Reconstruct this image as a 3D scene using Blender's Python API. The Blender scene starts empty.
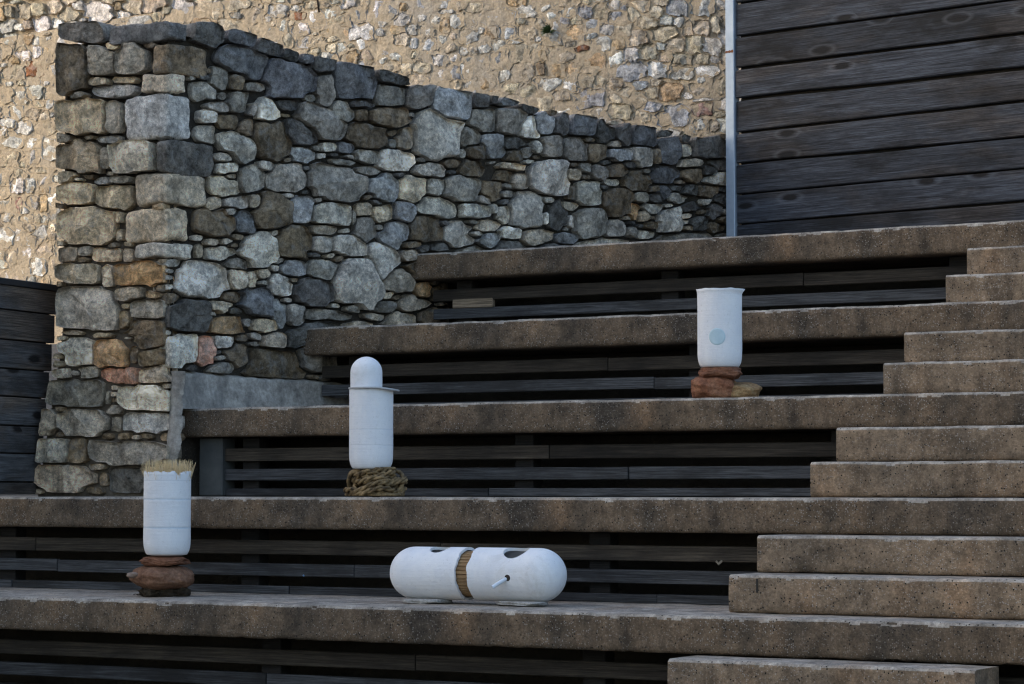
import bpy, bmesh, math, random
import numpy as np
from mathutils import Vector, noise, Matrix
random.seed(7)
rng = np.random.default_rng(7)
S = bpy.context.scene
COL = S.collection
R_ = 0.48            # rise of one seating tier
D_ = 0.8369          # going of one seating tier
# ---------------------------------------------------------------- camera
FPX, YAW, PITCH = 2590.94, -0.53821, 0.057593
CAM = np.array([4.8055, -9.5423, 0.5083])
Fv = np.array([math.sin(YAW)*math.cos(PITCH), math.cos(YAW)*math.cos(PITCH), math.sin(PITCH)])
Rv = np.cross(Fv, [0, 0, 1]); Rv /= np.linalg.norm(Rv)
Uv = np.cross(Rv, Fv)
cd = bpy.data.cameras.new('camera'); cam = bpy.data.objects.new('camera', cd); COL.objects.link(cam)
cd.sensor_width = 36.0; cd.lens = 36.0*FPX/1024; cd.clip_end = 500; cd.clip_start = 0.1
cam.matrix_world = Matrix(((Rv[0], Uv[0], -Fv[0], CAM[0]), (Rv[1], Uv[1], -Fv[1], CAM[1]),
                           (Rv[2], Uv[2], -Fv[2], CAM[2]), (0, 0, 0, 1)))
S.camera = cam
def ray(u, v): return Fv + Rv*(u-512)/FPX - Uv*(v-342)/FPX
def on_plane(u, v, P, n):
    d = ray(u, v); return CAM + d*(np.dot(np.asarray(P)-CAM, n)/np.dot(d, n))
def on_y(u, v, y): return on_plane(u, v, (0, y, 0), np.array([0, 1., 0]))
def on_z(u, v, z): return on_plane(u, v, (0, 0, z), np.array([0, 0, 1.]))
# ---------------------------------------------------------------- tagging
def tag(o, label=None, cat=None, group=None, kind=None):
    if label: o['label'] = label
    if cat: o['category'] = cat
    if group: o['group'] = group
    if kind: o['kind'] = kind
    return o
def empty(name, loc, label, cat, group=None):
    o = bpy.data.objects.new(name, None); COL.objects.link(o); o.location = loc
    o.empty_display_size = 0.1
    return tag(o, label, cat, group)
class MB:
    """collects vertices and faces, links them as ONE mesh object"""
    def __init__(s): s.v = []; s.f = []; s.c = []; s.col = None
    def add(s, vs, fs):
        b = len(s.v); s.v.extend([tuple(map(float, p)) for p in vs])
        s.f.extend([tuple(b+i for i in f) for f in fs])
        if s.col is not None: s.c.extend([s.col]*len(vs))
        return s
    def build(s, name, mat, parent=None, smooth=True, loc=(0, 0, 0)):
        off = Vector(loc)
        if parent is not None: off = off + parent.location
        me = bpy.data.meshes.new(name)
        me.from_pydata([tuple(Vector(p)-off) for p in s.v], [], s.f)
        if s.c:
            a = me.color_attributes.new('tone', 'FLOAT_COLOR', 'POINT')
            a.data.foreach_set('color', np.array([(*c, 1.0) for c in s.c], dtype=np.float32).ravel())
        bm = bmesh.new(); bm.from_mesh(me); bmesh.ops.recalc_face_normals(bm, faces=bm.faces); bm.to_mesh(me); bm.free()
        if smooth: me.polygons.foreach_set('use_smooth', [True]*len(me.polygons))
        me.materials.append(mat)
        o = bpy.data.objects.new(name, me); COL.objects.link(o)
        if parent is not None: o.parent = parent; o.location = loc
        else: o.location = loc
        return o
def auto_smooth(o, ang=40):
    me = o.data
    bm = bmesh.new(); bm.from_mesh(me)
    for e in bm.edges:
        if len(e.link_faces) == 2 and e.calc_face_angle(0) > math.radians(ang): e.smooth = False
    bm.to_mesh(me); bm.free()
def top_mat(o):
    """paler concrete on every upward-facing face"""
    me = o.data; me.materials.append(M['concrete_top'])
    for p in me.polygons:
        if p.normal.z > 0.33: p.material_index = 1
# ---------------------------------------------------------------- materials
class Mat:
    def __init__(s, name, rough=0.9, spec=0.25):
        s.m = bpy.data.materials.new(name); s.m.use_nodes = True
        s.nt = s.m.node_tree; s.b = s.nt.nodes['Principled BSDF']
        s.b.inputs['Roughness'].default_value = rough
        s.b.inputs['Specular IOR Level'].default_value = spec
        s.tc = s.nt.nodes.new('ShaderNodeTexCoord')
    def n(s, t, **k):
        x = s.nt.nodes.new(t)
        for a, v in k.items():
            if a in x.inputs.keys(): s.set(x.inputs[a], v)
            else: setattr(x, a, v)
        return x
    def set(s, inp, v):
        if isinstance(v, bpy.types.NodeSocket): s.nt.links.new(v, inp)
        else: inp.default_value = v
    def coord(s, scale=(1, 1, 1), rot=(0, 0, 0), src='Object'):
        mp = s.n('ShaderNodeMapping'); s.set(mp.inputs['Vector'], s.tc.outputs[src])
        mp.inputs['Scale'].default_value = scale; mp.inputs['Rotation'].default_value = rot
        return mp.outputs[0]
    def noise(s, scale, detail=6, rough=0.6, vec=None, dist=0.0):
        x = s.n('ShaderNodeTexNoise'); s.set(x.inputs['Vector'], vec if vec is not None else s.coord())
        x.inputs['Scale'].default_value = scale; x.inputs['Detail'].default_value = detail
        x.inputs['Roughness'].default_value = rough; x.inputs['Distortion'].default_value = dist
        return x.outputs['Fac']
    def voronoi(s, scale, vec=None, feature='F1', out='Distance', rand=1.0):
        x = s.n('ShaderNodeTexVoronoi'); x.feature = feature
        s.set(x.inputs['Vector'], vec if vec is not None else s.coord())
        x.inputs['Scale'].default_value = scale; x.inputs['Randomness'].default_value = rand
        return x.outputs[out]
    def voronoi2(s, vec, out):
        x = s.n('ShaderNodeTexVoronoi'); x.voronoi_dimensions = '2D'; s.set(x.inputs['Vector'], vec); x.inputs['Scale'].default_value = 1.0
        return x.outputs[out]
    def ramp(s, fac, stops, interp='LINEAR'):
        x = s.n('ShaderNodeValToRGB'); s.set(x.inputs[0], fac); cr = x.color_ramp; cr.interpolation = interp
        while len(cr.elements) < len(stops): cr.elements.new(0.5)
        for e, (p, c) in zip(cr.elements, stops):
            e.position = p; e.color = (c, c, c, 1) if not hasattr(c, '__len__') else (*c, 1)
        return x.outputs[0]
    def mix(s, fac, a, b, mode='MIX'):
        x = s.n('ShaderNodeMix', data_type='RGBA', blend_type=mode)
        s.set(x.inputs[0], fac)
        for i, v in ((6, a), (7, b)):
            if hasattr(v, '__len__') and not isinstance(v, bpy.types.NodeSocket): v = (*v, 1)
            s.set(x.inputs[i], v)
        return x.outputs[2]
    def math(s, op, a, b=0.5, clamp=False):
        x = s.n('ShaderNodeMath', operation=op); x.use_clamp = clamp; s.set(x.inputs[0], a); s.set(x.inputs[1], b); return x.outputs[0]
    def bump(s, h, strength=0.5, dist=0.01, prev=None):
        x = s.n('ShaderNodeBump'); s.set(x.inputs['Height'], h); x.inputs['Strength'].default_value = strength
        x.inputs['Distance'].default_value = dist
        if prev is not None: s.set(x.inputs['Normal'], prev)
        return x.outputs[0]
    def out(s, col=None, normal=None, rough=None):
        if col is not None: s.set(s.b.inputs['Base Color'], (*col, 1) if hasattr(col, '__len__') and not isinstance(col, bpy.types.NodeSocket) else col)
        if normal is not None: s.set(s.b.inputs['Normal'], normal)
        if rough is not None: s.set(s.b.inputs['Roughness'], rough)
        return s.m
def stone_mat(name, gain=1.0, pale=(0.42, 0.41, 0.38), palefac=0.6, scale=1.0):
    m = Mat(name, 0.92, 0.2)
    a = m.n('ShaderNodeAttribute', attribute_name='tone').outputs['Color']
    big = m.noise(9*scale, 5, 0.65); mid = m.noise(38*scale, 6, 0.7); fine = m.noise(170*scale, 4, 0.8)
    c = m.mix(1.0, a, m.ramp(big, [(0.33, 0.48*gain), (0.67, 1.45*gain)]), 'MULTIPLY')
    c = m.mix(1.0, c, m.ramp(mid, [(0.34, 0.5), (0.5, 1.0), (0.68, 1.55)]), 'MULTIPLY')
    c = m.mix(1.0, c, m.ramp(fine, [(0.32, 0.6), (0.68, 1.4)]), 'MULTIPLY')
    lich = m.math('MULTIPLY', m.ramp(m.noise(13*scale, 9, 0.78, dist=0.8), [(0.50, 0.0), (0.62, 1.0)]), palefac)
    c = m.mix(lich, c, m.mix(0.7, c, pale))
    dark = m.ramp(m.noise(13*scale, 6, 0.7, m.coord((1, 1, 1), (0.5, 0.2, 1.1))), [(0.56, 0.0), (0.7, 0.75)])
    c = m.mix(dark, c, m.mix(0.7, c, (0.03, 0.028, 0.026)))
    h = m.math('ADD', m.math('MULTIPLY', m.noise(34*scale, 9, 0.78), 1.2), m.math('MULTIPLY', fine, 0.35))
    pits = m.ramp(m.voronoi(70*scale), [(0.0, 0.0), (0.25, 1.0)])
    n = m.bump(pits, 0.3, 0.008); n = m.bump(h, 1.0, 0.022, n)
    return m.out(c, n)
M = {}
M['stone'] = stone_mat('wall_stone', 1.75)
M['rubble'] = stone_mat('facade_stone', 1.15, (0.6, 0.58, 0.55), 0.5, 0.9)
def mortar_mat(name, c1, c2, c3, bs=0.9):
    m = Mat(name, 0.95, 0.15)
    c = m.mix(m.ramp(m.noise(3.0, 6, 0.65), [(0.35, 0), (0.65, 1)]), c1, c2)
    c = m.mix(m.ramp(m.noise(1.1, 4, 0.6, m.coord((1, 1, 1), (0, 0, 2))), [(0.5, 0), (0.65, 0.8)]), c, c3)
    c = m.mix(1.0, c, m.ramp(m.noise(45, 5, 0.7), [(0.3, 0.66), (0.7, 1.25)]), 'MULTIPLY')
    grit = m.ramp(m.voronoi(60), [(0.0, 1.0), (0.28, 0.0)])
    c = m.mix(m.math('MULTIPLY', grit, 0.35), c, m.mix(0.5, c, (0.5, 0.47, 0.42)))
    n = m.bump(m.noise(22, 10, 0.78), bs, 0.035)
    return m.out(c, n)
M['mortar'] = mortar_mat('facade_mortar', (0.50, 0.415, 0.305), (0.45, 0.375, 0.28), (0.42, 0.38, 0.325))
M['joint'] = mortar_mat('wall_joint_earth', (0.055, 0.048, 0.04), (0.085, 0.072, 0.056), (0.045, 0.042, 0.04))
M['joint_pale'] = mortar_mat('wall_lime_joint', (0.17, 0.14, 0.105), (0.12, 0.10, 0.08), (0.2, 0.17, 0.13))
def concrete(name, base, dk, speck=0.5, sc=1.0):
    m = Mat(name, 0.9, 0.25)
    v1 = m.coord((0.7, 0.7, 0.35)); 
    c = m.mix(m.ramp(m.noise(2.6, 6, 0.65, v1), [(0.36, 0), (0.62, 1)]), base, dk)
    # run-off stains of their own shape
    st = m.ramp(m.noise(7.0, 5, 0.6, m.coord((1.0, 1.0, 0.22))), [(0.48, 0), (0.66, 0.8)])
    c = m.mix(st, c, m.mix(0.62, c, (0.03, 0.025, 0.02)))
    br = m.ramp(m.noise(3.2, 4, 0.6, m.coord((1, 1, 0.5), (0, 0, 0.8))), [(0.52, 0), (0.66, 0.6)])
    c = m.mix(br, c, m.mix(1.0, c, (1.32, 1.14, 0.98), 'MULTIPLY'))
    c = m.mix(1.0, c, m.ramp(m.noise(14, 6, 0.7), [(0.34, 0.62), (0.66, 1.4)]), 'MULTIPLY')
    c = m.mix(1.0, c, m.ramp(m.noise(85, 6, 0.8), [(0.32, 0.55), (0.5, 1.0), (0.68, 1.5)]), 'MULTIPLY')
    # exposed pale pebbles in patches
    patch = m.ramp(m.noise(4.0, 5, 0.7, m.coord((1, 1, 1), (1, 0.3, 0))), [(0.38, 0.12), (0.62, 1.0)])
    peb = m.ramp(m.voronoi(120*sc), [(0.24, 1.0), (0.42, 0.0)])
    sel = m.ramp(m.n('ShaderNodeSeparateColor', Color=m.voronoi(120*sc, out='Color')).outputs[0], [(0.60, 0), (0.66, 1)])
    pf = m.math('MULTIPLY', m.math('MULTIPLY', peb, sel), m.math('MULTIPLY', patch, speck))
    c = m.mix(pf, c, (0.46, 0.43, 0.39))
    pit = m.math('MULTIPLY', m.ramp(m.voronoi(65*sc, m.coord((1, 1, 1), (0.3, 0.9, 0.1))), [(0.16, 1.0), (0.26, 0.0)]),
                 m.ramp(m.n('ShaderNodeSeparateColor', Color=m.voronoi(65*sc, m.coord((1, 1, 1), (0.3, 0.9, 0.1)), out='Color')).outputs[1], [(0.62, 0), (0.66, 1)]))
    c = m.mix(pit, c, (0.012, 0.011, 0.01))
    n = m.bump(m.math('ADD', m.noise(70, 7, 0.75), m.math('MULTIPLY', pf, 0.5)), 0.8, 0.008)
    n = m.bump(m.math('SUBTRACT', 1.0, pit), 0.6, 0.01, n)
    return m.out(c, n)
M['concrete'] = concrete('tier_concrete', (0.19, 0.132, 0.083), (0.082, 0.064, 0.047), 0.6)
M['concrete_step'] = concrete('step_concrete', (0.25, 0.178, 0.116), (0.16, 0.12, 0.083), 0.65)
M['concrete_top'] = concrete('pale_top_concrete', (0.40, 0.35, 0.29), (0.29, 0.255, 0.215), 0.5)  # paler mix for faces turned upward
def cement_mat():
    m = Mat('cement_render', 0.9, 0.2)
    c = m.mix(m.ramp(m.noise(6, 8, 0.72), [(0.35, 0), (0.65, 1)]), (0.21, 0.19, 0.165), (0.54, 0.50, 0.44))
    c = m.mix(1.0, c, m.ramp(m.noise(40, 6, 0.75), [(0.33, 0.7), (0.67, 1.3)]), 'MULTIPLY')
    c = m.mix(m.ramp(m.noise(6, 5, 0.6, m.coord((1, 1, 0.15))), [(0.5, 0), (0.65, 0.6)]), c, (0.15, 0.145, 0.135))
    return m.out(c, m.bump(m.noise(24, 9, 0.75), 0.9, 0.02))
M['cement'] = cement_mat()
def wood(name, a, b, dk, axis=0, knots=True, gr=1.0):
    """weathered boards, grain along local axis X (0)"""
    m = Mat(name, 0.8, 0.3)
    at = m.n('ShaderNodeAttribute', attribute_name='tone')
    add = m.n('ShaderNodeVectorMath', operation='MULTIPLY_ADD')
    m.set(add.inputs[0], at.outputs['Vector']); add.inputs[1].default_value = (31, 17, 23); m.set(add.inputs[2], m.tc.outputs['Object'])
    def co(s3):
        mp = m.n('ShaderNodeMapping'); m.set(mp.inputs['Vector'], add.outputs[0]); mp.inputs['Scale'].default_value = s3; return mp.outputs[0]
    grain = m.noise(3.0*gr, 8, 0.72, co((0.6, 17, 17)), 1.3); fine = m.noise(9.0*gr, 6, 0.8, co((0.45, 34, 34)))
    c = m.mix(m.ramp(grain, [(0.36, 0), (0.66, 1)]), a, b)
    c = m.mix(1.0, c, m.ramp(fine, [(0.38, 0.3), (0.62, 1.6)]), 'MULTIPLY')
    c = m.mix(m.ramp(m.noise(1.6, 5, 0.65, co((1, 2.6, 2.6))), [(0.48, 0), (0.66, 0.85)]), c, dk)
    if knots: c = m.mix(m.ramp(m.noise(1.3, 5, 0.6, co((0.8, 3, 3))), [(0.48, 0), (0.62, 0.75)]), c, m.mix(1.0, c, (1.45, 1.08, 0.78), 'MULTIPLY'))
    vv = m.n('ShaderNodeSeparateXYZ', Vector=at.outputs['Vector']).outputs[0]
    c = m.mix(1.0, c, m.ramp(vv, [(0.0, 1.0), (0.01, 0.7), (1.0, 1.35)]), 'MULTIPLY')
    h = m.math('ADD', grain, m.math('MULTIPLY', fine, 0.6))
    if knots:
        sp = m.n('ShaderNodeSeparateXYZ', Vector=co((1, 1, 1))); cb = m.n('ShaderNodeCombineXYZ')
        m.set(cb.inputs[0], m.math('MULTIPLY', sp.outputs[0], 2.1)); m.set(cb.inputs[1], m.math('MULTIPLY', sp.outputs[2], 6.0))
        kv = cb.outputs[0]; kd = m.voronoi2(kv, 'Distance')
        ks = m.ramp(m.n('ShaderNodeSeparateColor', Color=m.voronoi2(kv, 'Color')).outputs[0], [(0.60, 0), (0.62, 1)])
        kk = m.math('MULTIPLY', m.ramp(m.math('ADD', kd, m.math('MULTIPLY', m.math('SUBTRACT', fine, 0.5), 0.16)), [(0.10, 1), (0.15, 0)]), ks)
        ring = m.math('MULTIPLY', m.ramp(kd, [(0.15, 0), (0.20, 0.35), (0.27, 0.0)]), ks)
        c = m.mix(kk, c, (0.008, 0.0075, 0.008)); c = m.mix(ring, c, m.mix(0.6, c, (0.16, 0.17, 0.19)))
    return m.out(c, m.bump(h, 0.6, 0.006), m.ramp(fine, [(0.3, 0.9), (0.7, 0.7)]))
M['plank'] = wood('weathered_plank', (0.010, 0.0115, 0.0155), (0.066, 0.075, 0.093), (0.007, 0.007, 0.0075))
M['fence_wood'] = wood('dark_plank', (0.045, 0.047, 0.05), (0.12, 0.122, 0.128), (0.026, 0.026, 0.027))
M['slat'] = wood('slat_timber', (0.028, 0.029, 0.031), (0.082, 0.085, 0.089), (0.015, 0.015, 0.015), knots=False)
M['slat_brown'] = wood('brown_slat_timber', (0.026, 0.021, 0.015), (0.066, 0.053, 0.039), (0.014, 0.0115, 0.009), knots=False)
M['post_timber'] = wood('post_timber', (0.010, 0.009, 0.008), (0.022, 0.019, 0.016), (0.006, 0.0055, 0.005), knots=False)
M['slat_pale'] = wood('pale_offcut', (0.2, 0.15, 0.10), (0.3, 0.24, 0.17), (0.15, 0.11, 0.08), knots=False)
def simple(name, c1, c2, scale=12, rough=0.85, bs=0.4, bd=0.005, spec=0.25, metal=0.0):
    m = Mat(name, rough, spec); m.b.inputs['Metallic'].default_value = metal
    return m.out(m.mix(m.ramp(m.noise(scale, 6, 0.65), [(0.33, 0), (0.67, 1)]), c1, c2), m.bump(m.noise(scale*3, 7, 0.7), bs, bd))
M['gap_dark'] = simple('gap_dark', (0.03, 0.027, 0.023), (0.05, 0.044, 0.037), 4, 0.95, 0.8, 0.03)
M['ground'] = simple('paving_gravel', (0.10, 0.092, 0.08), (0.16, 0.145, 0.125), 9, 0.95, 0.8, 0.02)
M['galv'] = simple('galvanised_steel', (0.32, 0.40, 0.50), (0.46, 0.54, 0.63), 7, 0.5, 0.1, 0.002, 0.5, 0.3)
M['rust'] = simple('rust', (0.16, 0.055, 0.025), (0.28, 0.12, 0.06), 60, 0.9, 0.5)
M['iron'] = simple('old_iron', (0.03, 0.024, 0.02), (0.06, 0.045, 0.035), 40, 0.8, 0.5)
M['cap'] = simple('dark_cap', (0.02, 0.023, 0.028), (0.03, 0.034, 0.04), 10, 0.6, 0.2)
M['straw'] = simple('straw', (0.58, 0.42, 0.21), (0.78, 0.62, 0.38), 30, 0.8, 0.2)
def plaster(name, c, c2, bands=None):
    m = Mat(name, 0.75, 0.3)
    k = m.mix(m.ramp(m.noise(14, 6, 0.65), [(0.35, 0), (0.65, 1)]), c, c2)
    k = m.mix(m.ramp(m.noise(9, 5, 0.65, m.coord((1, 1, 0.25), (0, 0, 0.7))), [(0.52, 0), (0.7, 0.5)]), k, (0.66, 0.68, 0.72))
    k = m.mix(m.ramp(m.noise(75, 4, 0.7), [(0.60, 0), (0.70, 0.5)]), k, (0.5, 0.5, 0.5))
    k = m.mix(m.ramp(m.noise(4.5, 7, 0.75, dist=0.8), [(0.54, 0), (0.68, 0.55)]), k, (0.58, 0.57, 0.54))
    h = m.noise(30, 7, 0.7)
    n = m.bump(h, 0.6, 0.006)
    wr = m.noise(5.0, 5, 0.65, m.coord((0.8, 0.8, 22)))
    n = m.bump(wr, 0.32, 0.005, n)
    if bands:
        sx = m.n('ShaderNodeSeparateXYZ', Vector=m.tc.outputs['Object']).outputs[2]
        sx = m.math('ADD', sx, m.math('MULTIPLY', m.math('SUBTRACT', m.noise(8), 0.5), 0.008))
        for z, w, col, f in bands:
            d = m.math('ABSOLUTE', m.math('SUBTRACT', sx, z), 0)
            mk = m.math('MULTIPLY', m.ramp(m.math('DIVIDE', d, w), [(0.3, 1), (1.0, 0)]), f)
            k = m.mix(mk, k, col); n = m.bump(m.math('SUBTRACT', 1.0, mk), 0.5, 0.003, n)
    return m.out(k, n)
def rock_mat(name, cols):
    m = Mat(name, 0.85, 0.3)
    f = m.noise(7, 7, 0.7, dist=0.4)
    k = m.ramp(f, [(p, c) for p, c in cols])
    k = m.mix(1.0, k, m.ramp(m.noise(70, 6, 0.7), [(0.3, 0.55), (0.7, 1.45)]), 'MULTIPLY')
    return m.out(k, m.bump(m.noise(28, 8, 0.72), 0.9, 0.012))
# ---------------------------------------------------------------- generic shapes
def beam(mb, x0, x1, prof, step=0.03, amp=0.003, seed=0.0, chip=0.006):
    """sweep a closed (y,z) profile along X with worn, slightly uneven faces"""
    n = max(2, int((x1-x0)/step)); m = len(prof); vs = []
    pc = np.mean(np.array(prof), axis=0)
    for i in range(n+1):
        x = x0+(x1-x0)*i/n
        for j, (y, z, k) in enumerate(prof):
            p = Vector((x*6+seed, y*6, z*6))
            d = noise.noise(p)*amp
            c = 0.6*noise.noise(Vector((x*48+seed*3, y*48, z*48)))+0.5*noise.noise(Vector((x*17+seed*3, y*17, z*17)))
            if k > 0: d -= max(0, c-0.12)*chip*2.2*k
            dy, dz = y-pc[0], z-pc[1]; l = math.hypot(dy, dz)+1e-6
            # push front faces along -y, top faces along z
            ny, nz = (np.sign(dy), np.sign(dz))
            vs.append((x, y+ny*d, z+nz*d*0.7))
    fs = []
    for i in range(n):
        for j in range(m):
            a = i*m+j; b = i*m+(j+1) % m; fs.append((a, b, b+m, a+m))
    fs.append(tuple(range(m))[::-1]); fs.append(tuple(n*m+j for j in range(m)))
    mb.add(vs, fs)
def slab_profile(y0, y1, z0, z1, r=0.02):
    P = []
    # front face going up
    nf = 6
    P.append((y0+0.05, z0, 0)); P.append((y0+r*0.5, z0, 1)); P.append((y0, z0+r*0.5, 1))
    for i in range(1, nf): P.append((y0, z0+r*0.5+(z1-r-z0-r*0.5)*i/nf, 0.0))
    for a in (180, 155, 130, 110, 90):
        P.append((y0+r+r*math.cos(math.radians(a)), z1-r+r*math.sin(math.radians(a)), 1))
    for t in (0.03, 0.07, 0.15, 0.4): P.append((y0+r+(y1-y0-r)*t, z1, 0.2))
    P.append((y1, z1, 0)); P.append((y1, z0, 0)); P.append(((y0+y1)/2, z0, 0))
    return P
def box(mb, x0, x1, y0, y1, z0, z1, b=0.004):
    """bevelled box"""
    vs = []; idx = {}
    for sx in (0, 1):
        for sy in (0, 1):
            for sz in (0, 1):
                for ax in range(3):
                    p = [x0+b if sx == 0 else x1-b, y0+b if sy == 0 else y1-b, z0+b if sz == 0 else z1-b]
                    p[ax] = ((x0, x1)[sx], (y0, y1)[sy], (z0, z1)[sz])[ax]
                    idx[(sx, sy, sz, ax)] = len(vs); vs.append(p)
    I = idx; fs = []
    for s in (0, 1):
        fs.append((I[s, 0, 0, 0], I[s, 1, 0, 0], I[s, 1, 1, 0], I[s, 0, 1, 0]))
        fs.append((I[0, s, 0, 1], I[1, s, 0, 1], I[1, s, 1, 1], I[0, s, 1, 1]))
        fs.append((I[0, 0, s, 2], I[1, 0, s, 2], I[1, 1, s, 2], I[0, 1, s, 2]))
    for a in (0, 1):
        for c in (0, 1):
            fs.append((I[a, c, 0, 0], I[a, c, 1, 0], I[a, c, 1, 1], I[a, c, 0, 1]))
            fs.append((I[a, 0, c, 0], I[a, 1, c, 0], I[a, 1, c, 2], I[a, 0, c, 2]))
            fs.append((I[0, a, c, 1], I[1, a, c, 1], I[1, a, c, 2], I[0, a, c, 2]))
    for a in (0, 1):
        for c in (0, 1):
            for d in (0, 1): fs.append((I[a, c, d, 0], I[a, c, d, 1], I[a, c, d, 2]))
    mb.add(vs, fs); return mb
def lathe(mb, prof, c=(0, 0, 0), n=64, fn=None):
    vs = []
    for k, (r, z) in enumerate(prof):
        for i in range(n):
            a = 2*math.pi*i/n; rr, zz = (r, z) if fn is None else fn(r, z, a, k)
            vs.append((c[0]+rr*math.cos(a), c[1]+rr*math.sin(a), c[2]+zz))
    fs = [(k*n+i, k*n+(i+1) % n, (k+1)*n+(i+1) % n, (k+1)*n+i) for k in range(len(prof)-1) for i in range(n)]
    mb.add(vs, fs); return mb
def tube(mb, pts, rad, n=8, closed=False):
    pts = [Vector(p) for p in pts]; m = len(pts); vs = []
    nv = None
    for i, p in enumerate(pts):
        t = (pts[(i+1) % m] if (closed or i < m-1) else p) - (pts[i-1] if (closed or i > 0) else p)
        t.normalize()
        if nv is None:
            nv = t.orthogonal().normalized()
        nv = (nv - t*nv.dot(t)).normalized(); bv = t.cross(nv)
        r = rad[i] if hasattr(rad, '__len__') else rad
        for j in range(n):
            a = 2*math.pi*j/n; vs.append(p + (nv*math.cos(a)+bv*math.sin(a))*r)
    fs = []
    for i in range(m if closed else m-1):
        for j in range(n):
            a = i*n+j; b = i*n+(j+1) % n; c = ((i+1) % m)*n
            fs.append((a, b, c+(j+1) % n, c+j))
    if not closed: fs.append(tuple(range(n))[::-1]); fs.append(tuple((m-1)*n+j for j in range(n)))
    mb.add(vs, fs)
def rock(mb, c, size, seed, sq=2.6, rough=0.16, rot=0.0, planes=7, lv=5, keep=0.82):
    """a faceted boulder: superellipsoid cut by random planes, then roughened"""
    bm = bmesh.new(); bmesh.ops.create_icosphere(bm, subdivisions=lv, radius=1.0)
    r2 = random.Random(seed)
    pl = []
    for _ in range(planes):
        n = Vector((r2.gauss(0, 1), r2.gauss(0, 1), r2.gauss(0, 0.8))).normalized(); pl.append((n, r2.uniform(keep, 1.1)))
    vs = []
    for v in bm.verts:
        p = v.co.normalized()
        s = (abs(p.x)**sq+abs(p.y)**sq+abs(p.z)**sq)**(-1/sq); q = p*s
        for n, d in pl:
            e = q.dot(n)-d
            if e > 0: q = q - n*e*0.9
        o = Vector((seed*3.1, seed*1.7, 0))
        q = q*(1+rough*(noise.noise(q*1.6+o)+0.5*noise.noise(q*4+o)+0.25*noise.noise(q*10+o)))
        q = Vector((q.x*size[0]/2, q.y*size[1]/2, q.z*size[2]/2))
        ca, sa = math.cos(rot), math.sin(rot)
        vs.append((c[0]+q.x*ca-q.y*sa, c[1]+q.x*sa+q.y*ca, c[2]+q.z))
    fs = [tuple(x.index for x in f.verts) for f in bm.faces]
    bm.free(); mb.add(vs, fs); return mb
# ================================================================ SETTING: ground
g = MB()
xs = [-150, -30, -12, -6, -3, 0, 3, 8, 30, 150]
yz = [(-120, -0.48), (-30, -0.48), (-6, -0.48), (0.9, -0.48), (1.5, -0.45), (2.3, 0.1), (3.2, 0.6), (4.1, 1.1), (5.2, 1.6), (9, 1.66), (30, 1.66), (150, 1.66)]
vs = [(x, y, z) for (y, z) in yz for x in xs]; nx = len(xs)
g.add(vs, [(j*nx+i, j*nx+i+1, (j+1)*nx+i+1, (j+1)*nx+i) for j in range(len(yz)-1) for i in range(nx-1)])
tag(g.build('ground', M['ground'], smooth=False), kind='structure')
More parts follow.
